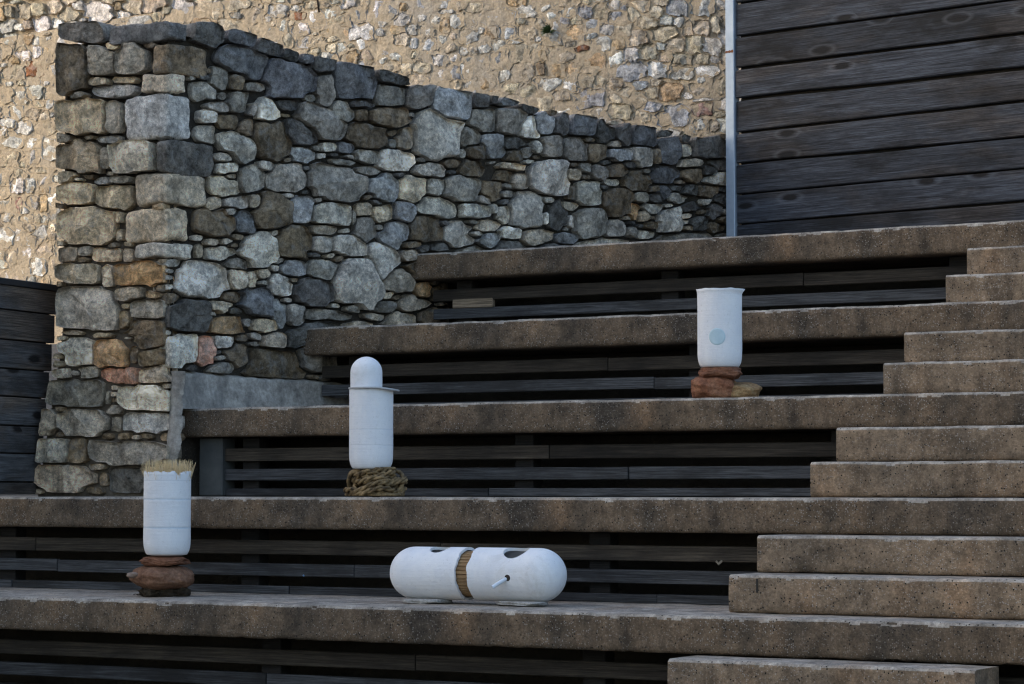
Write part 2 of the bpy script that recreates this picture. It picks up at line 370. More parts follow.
# ================================================================ TIERS
SW = 1.292           # stair width, x from 0 to SW
TH = 0.157           # thickness of a tread slab
INS = 0.10           # the slats stand this far behind the back edge of the tread
slat_z = [(0.0, 0.042), (0.088, 0.152), (0.192, 0.264)]
tier_lab = {4: 'topmost long concrete seating tier, below the weathered plank panel',
            3: 'second concrete seating tier from the top, its edge passing behind the flared rim cylinder',
            2: 'middle concrete seating tier carrying the cylinder with a round spot, left end in grey cement',
            1: 'concrete seating tier with the domed cylinder on a rope coil standing on it',
            0: 'lowest concrete seating tier, carrying the lying capsule and the straw-topped cylinder'}
left_end = {4: -3.60, 3: -3.79, 2: -3.985, 1: -6.3, 0: -6.3}
for k in range(5):
    y0, zt = k*D_, k*R_
    xl = left_end[k]; xr = 3.4
    t = empty('seating_tier', (0, y0, zt-TH), tier_lab[k], 'seating tier', 'concrete seating tiers of the amphitheatre')
    mb = MB(); ye = y0+D_+INS+0.10 if k < 4 else 6.9
    if k < 4: beam(mb, xl, xr, slab_profile(y0, ye, zt-TH, zt), 0.022, 0.004, k*7.3)
    else: beam(mb, xl, xr, slab_profile(y0, y0+2.0, zt-TH, zt), 0.022, 0.004, k*7.3)
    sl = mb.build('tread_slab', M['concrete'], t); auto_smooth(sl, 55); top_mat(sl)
    if k == 4:
        mb = MB(); box(mb, -4.6, 3.4, y0+2.002, 8.5, zt-TH, zt-0.003)
        mb.build('rear_landing', M['concrete'], t, smooth=False)
    # slatted riser below this slab, standing on the tread beneath
    ys = y0+INS+(0.0 if k else 0.06); zb = zt-R_
    xs0 = {4: -3.50, 3: -3.72, 2: -3.86}.get(k, xl+0.05)
    mb = MB(); rs = random.Random(30+k)
    for (za, zc) in slat_z:
        x = xs0; cuts = [xs0]
        while x < xr-0.3:
            x += rs.uniform(1.7, 2.6); cuts.append(min(x, xr-0.02))
        for a, b in zip(cuts[:-1], cuts[1:]):
            if b-a < 0.05: continue
            oy = rs.uniform(-0.004, 0.004); oz = rs.uniform(-0.003, 0.003)
            mb.col = (rs.uniform(0.05, 1), rs.random(), rs.random()); box(mb, a+0.002, b-0.002, ys+oy, ys+oy+0.03, zb+za+oz+0.002, zb+zc+oz, 0.003)
    sr = mb.build('slat_riser', M['slat'], t, smooth=False); sr.data.materials.append(M['slat_brown'])
    for pg_ in sr.data.polygons:     # the upper slat of each riser is browner timber
        if pg_.center.z+t.location.z > zb+0.17: pg_.material_index = 1
    for xp in {4: (-3.3, -1.93, -0.2), 3: (-3.5, -1.33, 0.4), 2: (-3.62, -1.9, -0.15), 1: (-3.0, -1.0, -4.6), 0: (-4.1, -0.6, -2.3)}[k]:
        mb = MB(); box(mb, xp-0.055, xp+0.055, ys+0.034, ys+0.12, zb+0.004, zt-TH-0.004)
        mb.build('support_post', M['post_timber'], t, smooth=False)
    if k == 4:
        mb = MB(); box(mb, -3.36, -3.08, ys-0.004, ys+0.028, zb+0.152, zb+0.206); mb.build('offcut_block', M['slat_pale'], t, smooth=False)
    if k == 2:
        mb = MB(); a = on_y(199, 446, ys-0.03); b_ = on_y(222, 482, ys-0.03)
        box(mb, a[0], b_[0], ys-0.03, ys+0.09, zb+0.004, zt-TH-0.004, 0.006); mb.build('end_pier', simple('pier_concrete', (0.05, 0.055, 0.056), (0.085, 0.09, 0.088), 6), t, smooth=False)
    # dark sheets added well behind the slats to keep the gaps black
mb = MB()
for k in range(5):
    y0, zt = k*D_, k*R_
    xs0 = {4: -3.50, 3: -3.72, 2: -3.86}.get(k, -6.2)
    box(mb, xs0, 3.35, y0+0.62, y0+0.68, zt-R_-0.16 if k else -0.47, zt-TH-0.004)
tag(mb.build('dark_backing', M['gap_dark'], smooth=False), kind='structure')
# ---------------------------------------------------------------- stair blocks
steps = [(-1, 'bottom stair block, lowest of the flight, in front of the lowest tier'),
         (1, 'lower stair block on the lowest tier with a short dark crack near its left end'),
         (2, 'upper stair block on the lowest tier, just under the edge of the tier above'),
         (4, 'lower stair block on the tier with the rope coil'),
         (5, 'upper stair block on the tier with the rope coil, pitted face'),
         (7, 'lower stair block on the middle tier, right of the cylinder with a round spot'),
         (8, 'upper stair block on the middle tier, right of the cylinder with a round spot'),
         (10, 'lower stair block just under the topmost tier, longer of the top pair'),
         (11, 'highest and shortest-looking stair block directly beneath the topmost tier')]
for j, lab in steps:
    y0 = j*D_/3; zt = j*R_/3
    kt = math.floor(j/3); yb = (kt+1)*D_+0.05 if j > 0 else -0.06
    hb = R_/3-0.004 if j % 3 == 1 else R_/3+0.0
    z0 = kt*R_+0.003 if j > 0 else -0.476
    z0 = max(z0, zt-0.33)
    if j % 3 == 2 and j > 0: z0 = zt-R_/3+0.004
    mb = MB(); beam(mb, 0.0+0.004*math.sin(j*3), SW, slab_profile(y0, y0+0.50 if j > 0 else -0.02, z0, zt), 0.02, 0.004, 50+j*5.1)
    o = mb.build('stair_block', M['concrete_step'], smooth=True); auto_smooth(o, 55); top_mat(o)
    tag(o, lab, 'step', 'concrete blocks of the stair flight')
    if j == 1:
        ck = MB(); p = on_y(757, 586, y0-0.002); box(ck, p[0]-0.004, p[0]+0.004, y0-0.004, y0+0.01, p[2]-0.028, p[2]+0.03, 0.001)
        ck.build('crack', M['gap_dark'], o, smooth=False)
# ================================================================ DRY-STONE WALL
TONE = {'D': (0.062, 0.062, 0.062), 'G': (0.155, 0.15, 0.14), 'L': (0.27, 0.265, 0.25), 'B': (0.19, 0.20, 0.215),
        'b': (0.085, 0.09, 0.10), 'W': (0.30, 0.265, 0.21), 'K': (0.10, 0.082, 0.06), 'O': (0.27, 0.19, 0.115),
        'R': (0.27, 0.17, 0.135), 'P': (0.40, 0.385, 0.35), 'C': (0.225, 0.205, 0.175)}
# stones traced by eye: centre x, centre y, width, height, tilt, tone (in the units of each block), block origin follows
FRONT = {(0, 0): '''322 125 185 88 0 D;292 280 112 222 0 k;398 235 110 112 0 G;515 232 112 128 0 L;388 322 86 36 0 C;490 313 110 30 -2 W;
312 372 82 38 -15 G;458 360 178 54 0 B;330 460 184 156 0 W;448 462 66 124 0 G;325 610 190 138 5 W;425 548 118 34 -3 B;415 618 50 104 -12 G;
525 615 170 138 0 L;350 540 54 26 -15 W''',
 (0, 160): '''305 75 64 20 0 P;398 82 64 34 0 B;475 78 94 36 -2 L;300 132 140 96 3 W;450 145 148 106 5 W;350 255 220 152 0 W;470 225 26 60 0 W;473 300 32 72 0 W;
265 370 68 58 0 C;338 358 54 42 0 L;420 372 116 56 0 W;498 375 48 64 0 C;315 448 170 84 0 C;425 460 48 94 -8 C;545 448 192 96 0 O;350 590 255 186 3 L;
510 528 130 60 -5 C;600 530 64 34 0 K;490 575 44 28 0 W;492 632 48 92 0 K''',
 (0, 330): '''290 10 115 26 0 W;410 20 104 27 0 W;510 32 54 22 0 P;305 85 136 110 0 L;440 92 136 112 0 O;525 90 42 104 0 K;245 170 76 46 -3 P;345 165 80 50 -5 P;448 178 98 62 5 R;
522 178 50 80 5 R;615 175 118 68 0 C;295 247 228 104 2 G;425 262 24 94 3 G;570 268 208 100 0 L;192 365 62 108 0 C;340 365 192 100 0 G;455 368 48 70 0 G;575 365 188 82 3 B;
210 472 136 94 0 L;312 475 74 94 0 K;510 480 318 94 0 G;262 583 256 100 0 C;405 590 42 76 0 K;500 590 180 88 0 D;645 420 40 40 0 K'''}
RIGHT = {(0, 0): '''815 140 130 100 12 D;945 150 128 54 14 b;940 245 192 116 20 b;860 300 78 98 15 G;802 368 114 92 15 G;930 322 62 76 10 K;808 462 78 52 10 L;930 400 84 90 10 G;
995 420 58 90 0 G;910 490 130 80 5 K;808 530 88 78 0 G;925 562 205 112 42 L;890 660 84 46 0 P;840 415 115 44 22 G''',
 (0, 160): '''870 105 146 74 10 C;980 70 94 126 0 L;835 170 64 54 -30 W;925 165 98 52 0 G;1000 165 54 74 0 C;835 250 160 110 0 K;955 248 84 86 0 b;780 305 64 34 15 P;
890 320 54 28 0 P;868 368 124 62 5 P;785 355 38 64 0 W;790 472 222 150 0 L;930 470 74 80 0 C;993 470 64 70 -20 W;865 580 94 54 10 W;835 602 44 24 0 P;905 650 170 74 -5 O;
745 610 160 128 2 D''',
 (0, 330): '''715 80 118 125 0 L;808 88 80 130 0 R;940 108 130 112 0 K;1000 20 60 40 0 G''',
 (240, 0): '''120 185 114 64 12 D;205 212 78 60 12 D;258 228 54 62 5 b;320 247 98 94 5 D;190 318 214 150 8 b;335 355 78 134 -5 G;450 320 175 154 14 b;600 302 146 72 12 D;695 310 66 44 10 D;
592 378 112 98 10 G;400 438 88 84 10 G;700 380 102 104 5 G;835 400 164 154 8 B;945 390 78 80 5 D;1000 390 52 64 0 D;85 430 150 92 30 L;300 475 216 124 28 G;480 408 94 42 0 D;
480 450 48 62 0 K;582 460 152 90 0 K;500 530 170 104 5 K;230 520 154 94 28 D;125 550 154 170 15 K;652 545 74 104 -5 W;772 535 200 186 15 L;900 535 90 80 0 G;955 470 104 98 0 G;
10 500 76 92 0 K;15 600 104 94 20 B;250 605 98 68 10 B;348 578 66 44 0 L;412 580 74 52 0 b;325 612 48 28 0 L;495 615 108 52 8 G;600 565 38 42 0 G;615 628 144 88 10 L;
400 640 124 33 8 G;870 605 28 48 0 L;935 600 74 64 0 K;1000 575 104 98 0 B''',
 (240, 160): '''55 75 118 114 0 L;185 70 158 118 3 G;380 85 220 144 14 L;560 110 114 108 -5 B;490 45 116 42 8 G;680 115 114 108 0 W;765 105 68 64 15 L;745 40 136 56 3 L;870 110 132 108 5 L;
910 35 122 74 0 K;990 120 92 92 5 K;990 12 62 27 0 L;995 55 52 42 0 K;115 200 158 144 8 K;237 192 95 108 5 B;10 165 42 52 0 G;360 215 158 88 3 L;443 225 22 92 0 G;488 190 70 60 0 W;
565 212 82 70 0 W;645 205 88 84 5 B;780 188 162 78 10 L;925 200 128 62 0 L;955 157 58 42 10 L;1000 200 42 62 0 L;490 275 92 108 15 G;330 275 118 44 3 C;415 280 58 22 0 L;
555 265 44 27 0 L;605 295 114 118 15 B;728 270 132 114 0 K;862 292 114 108 0 L;975 255 98 54 -3 C;985 320 98 68 0 B;70 358 152 148 0 L;215 325 138 130 5 K;320 332 78 74 0 L;
428 335 138 84 5 L;560 395 120 160 -18 L;208 425 104 72 0 B;325 430 114 84 5 L;452 490 182 196 -10 L;665 380 78 64 0 C;625 470 134 108 20 C;282 518 158 118 3 D;60 470 84 68 -10 W;
155 490 98 96 0 L;60 558 134 114 5 b;160 600 68 134 -20 B;215 610 68 104 10 L;435 583 68 42 5 P;370 573 58 23 5 L;578 535 48 33 0 W;565 580 92 62 0 G;690 565 134 84 5 C;
20 640 54 62 0 L;90 655 114 62 0 W;345 610 212 52 3 G;530 620 124 40 0 C;720 520 70 80 0 O;640 440 40 40 0 W''',
 (480, 0): '''10 390 52 62 0 D;95 402 114 44 8 b;195 422 84 48 8 D;30 470 66 92 0 G;120 470 118 124 5 G;190 510 98 88 -30 L;255 485 88 88 5 B;325 490 62 86 5 D;400 495 108 78 3 b;490 520 78 96 0 D;
565 525 64 92 0 D;645 537 98 86 5 b;725 528 64 30 0 D;750 592 106 102 0 b;895 580 138 94 0 D;820 590 50 60 0 P;85 570 134 94 3 G;185 598 62 58 0 G;225 580 58 52 20 L;280 575 84 88 5 G;
370 588 98 98 0 G;455 598 84 74 0 K;545 610 104 56 3 B;635 615 84 86 0 L;690 615 38 72 0 K;430 550 64 24 0 K;100 652 152 34 5 W;412 660 48 44 20 L''',
 (480, 160): '''265 68 152 138 0 L;75 60 104 52 5 K;155 85 64 62 0 C;365 55 68 48 0 W;465 50 64 64 10 G;540 40 78 58 0 K;640 10 78 32 0 L;522 90 68 32 0 L;615 85 112 84 5 K;725 60 112 74 5 b;
60 120 128 88 10 W;185 195 132 142 0 L;425 130 98 108 0 L;360 130 37 62 0 K;535 165 118 122 3 K;625 148 48 48 0 P;690 150 54 42 0 D;730 130 64 72 10 b;15 160 47 42 0 L;15 200 52 56 0 P;
80 210 84 68 5 P;303 215 88 118 0 D;358 245 30 68 0 L;255 230 22 72 0 L;610 205 52 86 -10 O;640 222 58 58 0 W;432 250 128 132 0 G;535 275 88 84 0 L;35 260 88 62 0 L;118 290 88 54 0 L;
225 305 118 68 0 C;40 320 104 72 -5 B;335 308 98 48 0 b;595 285 48 52 0 G;655 295 84 37 0 P;750 240 112 104 0 L;830 180 70 60 10 D;900 120 80 60 0 K;860 250 70 66 0 D;920 200 60 70 0 D;
840 60 80 60 0 K;900 40 60 50 0 D;820 120 60 50 0 D;930 270 60 50 0 K'''}
TONE['k'] = (0.085, 0.075, 0.062)
# cornerstones: left x on the end face, right x on the long face, top y, bottom y, tone
QUOINS = [(107, 191, 20, 41, 'b'), (151, 210, 43, 74, 'K'), (140, 188, 72.5, 92, 'C'), (123, 195, 93, 139, 'B'), (155, 216, 139, 174, 'D'),
          (133.5, 209, 171.5, 205, 'C'), (124, 192, 207.5, 241, 'W'), (133, 196, 242.5, 258, 'L')]
CORNER = np.array([-4.0, 1.54, 0.0]); WANG = math.radians(76.84)
tW = np.array([math.cos(WANG), math.sin(WANG), 0]); nW = np.array([math.sin(WANG), -math.cos(WANG), 0])
tF = np.array([1.0, 0, 0]); nF = np.array([0, -1.0, 0]); ZZ = np.array([0, 0, 1.0])
def parse(d, sc=3.931):
    L = []
    for (ox, oy), t in d.items():
        for row in t.replace('\n', '').split(';'):
            a = row.split()
            L.append([ox+float(a[0])/sc, oy+float(a[1])/sc, float(a[2])/sc, float(a[3])/sc, math.radians(float(a[4])), a[5]])
    return L
SQ = 3.6
SHAPE = {}
BLOCKY = [0.0]
def dist_fn(st, X, Y):
    """distance in units of the stone's own half-size; outline = superellipse trimmed by a few straight breaks"""
    cx, cy, w, h, r = st[:5]; c, s = math.cos(r), math.sin(r)
    a = ((X-cx)*c+(Y-cy)*s)/(w/2); b = (-(X-cx)*s+(Y-cy)*c)/(h/2)
    key = (cx, cy)
    if key not in SHAPE:
        r2 = random.Random(int(cx*13.7)*7919+int(cy*17.3)); q = r2.uniform(3.6, 7.5)+4*BLOCKY[0]; a0 = r2.uniform(0, 6.28); pl = []
        for k in range(6):
            t = a0+k*1.047+r2.uniform(-0.4, 0.4); cc = r2.uniform(0.90, 1.25)+0.12*BLOCKY[0]; pl.append((math.cos(t)/cc, math.sin(t)/cc))
        SHAPE[key] = (q, pl)
    q, pl = SHAPE[key]
    d = (np.abs(a)**q+np.abs(b)**q)**(1/q)
    for (px_, py_) in pl: d = np.maximum(d, a*px_+b*py_)
    return d
def inside(poly, X, Y):
    r = np.zeros(X.shape, bool); n = len(poly)
    for i in range(n):
        x1, y1 = poly[i]; x2, y2 = poly[(i+1) % n]
        if y1 == y2: continue
        c = ((y1 > Y) != (y2 > Y)) & (X < (x2-x1)*(Y-y1)/(y2-y1)+x1); r ^= c
    return r
def dedupe(L):
    out = []
    for s in L:
        ok = True
        for o in out:
            if dist_fn(o, np.array([s[0]]), np.array([s[1]]))[0] < 0.62: ok = False; break
        if ok: out.append(s)
    return out
def fill(L, region, rmin, tones, asp=(1.3, 2.7), seed=1, step=1.0, margin=1.06, maxn=400, rmax=99):
    r2 = random.Random(seed)
    xs = [p[0] for p in region]; ys = [p[1] for p in region]
    X, Y = np.meshgrid(np.arange(min(xs), max(xs), step), np.arange(min(ys), max(ys), step))
    free = inside(region, X, Y)
    for s in L:
        free &= dist_fn(s, X, Y) > margin
    for _ in range(maxn):
        dt = np.zeros(free.shape); f = free.copy(); k = 0
        while f.any() and k < 14:
            dt += f; g = f.copy(); g[1:] &= f[:-1]; g[:-1] &= f[1:]; g[:, 1:] &= f[:, :-1]; g[:, :-1] &= f[:, 1:]
            g[0] = g[-1] = False; g[:, 0] = g[:, -1] = False; f = g; k += 1
        m = dt.max()
        if m*step < rmin: break
        jj = np.argwhere(dt >= m-0.01); iy, ix = jj[r2.randrange(len(jj))]
        rr = min(m*step, rmax)*r2.uniform(0.92, 1.1)
        a = r2.uniform(*asp)
        s = [X[iy, ix], Y[iy, ix], 2*rr*a, 2*rr, math.radians(r2.uniform(-14, 14)), r2.choice(tones)]
        L.append(s); free &= dist_fn(s, X, Y) > margin
    return L
def fit_polys(L, region, gap, grow=1.12, seg=28):
    P = []
    A = np.array([[s[0], s[1], max(s[2], s[3])] for s in L])
    for i, s in enumerate(L):
        near = [j for j in range(len(L)) if j != i and math.hypot(A[j, 0]-s[0], A[j, 1]-s[1]) < (A[j, 2]+A[i, 2])*0.75]
        th = np.linspace(0, 2*math.pi, seg, endpoint=False)
        R = np.linspace(0.02, 0.9*max(s[2], s[3]), 90)
        T, RR = np.meshgrid(th, R, indexing='ij')
        X = s[0]+RR*np.cos(T); Y = s[1]+RR*np.sin(T)
        di = dist_fn(s, X, Y); ok = (di < grow)
        if region is not None: ok &= inside(region, X, Y)
        ri = min(s[2], s[3])/2
        for j in near:
            rj = min(L[j][2], L[j][3])/2
            ok &= (dist_fn(L[j], X, Y)-di) > gap*0.5*(1/ri+1/rj)
        first = np.where(ok.all(1), R.size, np.argmin(ok, 1))-1
        if (first < 0).any(): first = np.maximum(first, 0)
        r = R[first]
        r = 0.88*r+0.06*np.roll(r, 1)+0.06*np.roll(r, -1)
        P.append((np.stack([np.cos(th)*r, np.sin(th)*r], 1)))
    return P
def stone(mb, C0, pts, tx, n, H, depth, seed, col, ew=0.45, closed=False, facets=3, namp=0.006):
    """a stone with its outline pts (N x 3, on the wall face) bulging H out of the face along n"""
    N = len(pts); rel = pts-C0; rl = np.linalg.norm(rel, axis=1); rmin = max(0.006, np.percentile(rl, 20))
    e = min(ew*rmin, 0.035); r2 = random.Random(seed)
    pl = []
    for _ in range(facets):
        a = r2.uniform(0, 2*math.pi); k = r2.uniform(0.15, 0.75); pl.append((math.cos(a)*k, math.sin(a)*k, H*r2.uniform(0.7, 1.05)))
    ts = [0.0, 0.3, 0.52, 0.68, 0.80, 0.89, 0.95, 0.985, 1.0]
    vs = []; mb.col = tuple(min(0.85, c) for c in col)
    so = Vector((seed*1.37 % 57, seed*2.11 % 43, seed*0.77 % 31))
    for t in ts:
        for i in range(1 if t == 0 else N):
            q = C0+rel[i]*t; d = (1-t)*rl[i]
            x = min(1.0, d/e); h = H*math.sqrt(max(0, 1-(1-x)**2))
            u = float(np.dot(rel[i]*t, tx)); v = float(rel[i][2]*t)
            for (a, b, c) in pl: h = min(h, c+a*u*0.6+b*v*0.6) if t < 0.97 else h
            p = Vector(q)*14+so
            nz = noise.noise(p)*1.3+0.9*(0.45-abs(noise.noise(p*2.3))*1.6)+0.5*noise.noise(p*6)
            h = max(h, -0.01)+nz*namp*min(1, 0.35+x)
            lat = noise.noise_vector(Vector(q)*22+so)*0.004*(1 if t > 0.6 else 0.3)
            w = q+n*h+np.array(lat)-n*np.dot(np.array(lat), n); vs.append(w)
    for i in range(N): vs.append(pts[i]-n*0.03-rel[i]*0.03)
    for i in range(N): vs.append(pts[i]-n*depth-rel[i]*0.06)
    fs = [(0, 1+i, 1+(i+1) % N) for i in range(N)]
    for k in range(len(ts)):
        b = 1+k*N; fs += [(b+i, b+N+i, b+N+(i+1) % N, b+(i+1) % N) for i in range(N)]
    if closed: fs.append(tuple(1+len(ts)*N+i for i in range(N)))
    mb.add(vs, fs); mb.col = None
def capped(c, m): k = min(1.0, m/max(c)); return tuple(x*k for x in c)
def vary(c, r, a=0.22, hue=0.025):
    k = math.exp(r.gauss(0, a)); return tuple(x*k*(1+r.uniform(-hue, hue)) for x in c)
def face_pt(u, v, face):
    return on_plane(u, v, CORNER, nW if face == 'R' else nF)
wall = empty('dry_stone_wall', (-4.0, 1.54, 0.4), 'tall grey dry-stone wall with a dressed corner, standing left of the seating tiers', 'stone wall')
rw = random.Random(11)
FACEC = {'R': (1.64, 1.5, 1.32), 'F': (2.2, 1.9, 1.52)}   # tone gain per face, paler and warmer on the end face
quo_front = [[(ql+166)/2, (y0+y1)/2, 166-ql+2, y1-y0, 0, 'G'] for ql, qr, y0, y1, t in QUOINS]
quo_right = [[(qr+164)/2, (y0+y1)/2, qr-164+2, y1-y0, 0, 'G'] for ql, qr, y0, y1, t in QUOINS]
def build_face(data, quo, region, face, tones, gap, mb, rmin, n, tx, hk):
    BLOCKY[0] = 0.35 if face == 'R' else 1.0
    L = dedupe(quo+parse(data)); nq = len(quo)
    L = fill(L, region, rmin, tones, seed=5 if face == 'R' else 6)
    P = fit_polys(L, region, gap, 1.17, 40)
    for i, (s, p) in enumerate(zip(L, P)):
        if i < nq: continue
        r = np.hypot(p[:, 0], p[:, 1])
        if np.percentile(r, 30) < 0.9: continue
        c = p.mean(0); C0 = face_pt(s[0]+c[0], s[1]+c[1], face)
        if min(s[2], s[3]) < 11: p = p[::2]
        pts = np.array([face_pt(s[0]+a, s[1]+b, face) for a, b in p])
        size = min(s[2], s[3])/215
        top = (face == 'R' and s[1]-s[3] < 22+(s[0]-165)*0.232+4) or (face == 'F' and s[1] < 42)
        H = min(0.065, size*0.30)*rw.uniform(0.7, 1.2)*hk
        push = rw.uniform(-0.014, 0.020)
        stone(mb, C0+n*push, pts+n*push, tx, n, H, 0.42 if top else 0.13, 100+i*7+(0 if face == 'R' else 5000), vary(capped([a*b for a, b in zip(TONE[s[5]], FACEC[face])], 0.46), rw, 0.20, 0.012), closed=top,
              ew=0.24 if face == 'R' else 0.16, facets=6, namp=0.010)
mb = MB()
REG_R = [(166, 21), (212, 22), (262, 37), (300, 53), (335, 60), (372, 66), (425, 84), (500, 97), (540, 108), (600, 118), (668, 130), (700, 138), (728, 133), (728, 262), (448, 262), (448, 328), (336, 334), (336, 382), (300, 379), (270, 378), (235, 375), (200, 372), (172, 369), (166, 369)]
REG_F = [(58, 23), (108, 20), (165, 20), (165, 374), (171, 380), (171, 494), (34, 494), (45, 405), (57, 345)]
build_face(RIGHT, quo_right, REG_R, 'R', 'GGKDDCKL', 1.9, mb, 2.3, nW, tW, 1.0)
build_face(FRONT, quo_front, REG_F, 'F', 'KCGCKW', 1.8, mb, 2.5, nF, tF, 0.75)
for i, (ql, qr, y0, y1, tn) in enumerate(QUOINS):
    a = face_pt(ql+1.2, (y0+y1)/2, 'F'); b = face_pt(qr-1.2, (y0+y1)/2, 'R')
    zt, zb = face_pt(165, y0+0.8, 'F')[2], face_pt(165, y1-0.8, 'F')[2]
    Lf = CORNER[0]-a[0]; Lr = np.dot(b-CORNER, tW)
    bm = bmesh.new(); bmesh.ops.create_cube(bm, size=2.0)
    bmesh.ops.subdivide_edges(bm, edges=bm.edges[:], cuts=17, use_grid_fill=True)
    vs = []
    for v in bm.verts:
        q = v.co.copy(); m = max(abs(q.x), abs(q.y), abs(q.z)); e = 9.0
        s = (abs(q.x)**e+abs(q.y)**e+abs(q.z)**e)**(-1/e); q = q*s
        o = Vector((i*4.7, 2, 1))
        P0 = CORNER-tF*Lf*(0.5-0.5*q.x)+tW*Lr*(0.5+0.5*q.y)+ZZ*((zt+zb)/2+(zt-zb)/2*q.z)+(nF*0.5+nW*0.3)*0.035
        pp = Vector(P0)*9+o
        dn = noise.noise_vector(pp)*0.012+noise.noise_vector(pp*2.6)*0.007+noise.noise_vector(pp*7)*0.003
        vs.append(Vector(P0)+dn)
    mb.col = vary(capped([a*b for a, b in zip(TONE[tn], (1.9, 1.68, 1.42))], 0.52), rw, 0.08, 0.01); mb.add(vs, [tuple(x.index for x in f.verts) for f in bm.faces]); mb.col = None; bm.free()
so_ = mb.build('stones', M['stone'], wall); auto_smooth(so_, 28)
# core of earth and small fill between the stones
def ztop(s): return 3.04-0.048*s
mb = MB(); nS = 60; vs = []
NZ = 40
def core_right(s, z):   # recessed right face
    p = CORNER+tW*s-nW*0.035; d = 0.012*noise.noise(Vector((p[0]*9, p[1]*9, z*9))); return (p[0]+nW[0]*d, p[1]+nW[1]*d, z)
for i in range(nS+1):
    s = 0.03+4.9*i/nS
    for j in range(NZ+1): vs.append(core_right(s, -0.3+(ztop(s)-0.03+0.3)*j/NZ))
fs = [(i*(NZ+1)+j, (i+1)*(NZ+1)+j, (i+1)*(NZ+1)+j+1, i*(NZ+1)+j+1) for i in range(nS) for j in range(NZ)]
mb.add(vs, fs)
vs = []; nF_ = 14
for i in range(nF_+1):
    for j in range(NZ+1):
        z = -0.3+(ztop(0)-0.03+0.3)*j/NZ; xl = -4.765-0.15*max(0, min(1, (1.33-z)/0.8))
        x = xl+(-3.99-xl)*i/nF_; vs.append((x, 1.54+0.05-0.010*noise.noise(Vector((x*9, 3, z*9))), z))
mb.add(vs, [(i*(NZ+1)+j, (i+1)*(NZ+1)+j, (i+1)*(NZ+1)+j+1, i*(NZ+1)+j+1) for i in range(nF_) for j in range(NZ)])
fp = [(-4.74, 1.58), (-3.99, 1.58), tuple((CORNER+tW*4.9-nW*0.035)[:2]), tuple((CORNER+tW*4.9-nW*0.75)[:2])]
zt2 = [ztop(0)-0.03, ztop(0)-0.03, ztop(4.9)-0.03, ztop(4.9)-0.03]
vs = [(x, y, z) for (x, y), z in zip(fp, zt2)]+[(x, y, -0.3) for (x, y) in fp]
mb.add(vs, [(0, 1, 2, 3), (0, 3, 7, 4), (2, 3, 7, 6)])
o = mb.build('core', M['joint'], wall)
# lime pointing on the lower half of the end face
mb = MB(); vs = []; a_, b_ = 26, 50
for i in range(a_+1):
    for j in range(b_+1):
        z = 0.35+1.75*j/b_; xl = -4.75-0.16*max(0, min(1, (1.33-z)/0.8)); x = xl+(-4.0-xl)*i/a_
        d = 0.010*noise.noise(Vector((x*8, 1, z*8)))+0.006*noise.noise(Vector((x*21, 5, z*21)))
        vs.append((x, 1.545+0.022+d+max(0, z-1.75)*0.06, z))
mb.add(vs, [(i*(b_+1)+j, (i+1)*(b_+1)+j, (i+1)*(b_+1)+j+1, i*(b_+1)+j+1) for i in range(a_) for j in range(b_)])
mb.build('lime_pointing', M['joint_pale'], wall)
# cement flashing where the middle tier meets the wall, running down round its end
mb = MB(); vs = []
top = [(172, 370), (200, 372), (235, 375), (270, 378), (300, 379), (330, 381), (350, 384)]
nT = 36; nV = 12
for i in range(nT+1):
    u = 171+(352-171)*i/nT; yt = np.interp(u, [p[0] for p in top], [p[1] for p in top])+1.6*noise.noise(Vector((u*0.12, 0, 0)))+0.8*noise.noise(Vector((u*0.4, 4, 0)))
    for j in range(nV+1):
        t = j/nV; p = on_plane(u, yt+(409-yt)*t, CORNER, nW)
        out = 0.02+0.03*t**1.5+0.012*noise.noise(Vector(p)*6)+0.006*noise.noise(Vector(p)*17)
        if j == 0: out = -0.03
        vs.append(p+nW*out)
mb.add(vs, [(i*(nV+1)+j, i*(nV+1)+j+1, (i+1)*(nV+1)+j+1, (i+1)*(nV+1)+j) for i in range(nT) for j in range(nV)])
vs = []; nV = 26; nT = 10
for j in range(nV+1):
    t = j/nV; y = 371+(468-371)*t
    x0 = 170.5-6*t-2.5*noise.noise(Vector((t*8, 9, 0))); x1 = 184-7*t+3.5*noise.noise(Vector((t*6, 3, 0)))+2*noise.noise(Vector((t*19, 5, 0)))
    for i in range(nT+1):
        s = i/nT; u = x0+(x1-x0)*s; p = on_plane(u, y, CORNER, nF)
        bulge = 0.022*math.sin(math.pi*min(1, max(0, s)))**0.6*(1-0.3*t)+0.010*noise.noise(Vector(p)*9)+0.005*noise.noise(Vector(p)*24)
        vs.append(p+nF*(bulge-0.012))
mb.add(vs, [(j*(nT+1)+i, j*(nT+1)+i+1, (j+1)*(nT+1)+i+1, (j+1)*(nT+1)+i) for j in range(nV) for i in range(nT)])
mb.build('cement_flashing', M['cement'], wall)

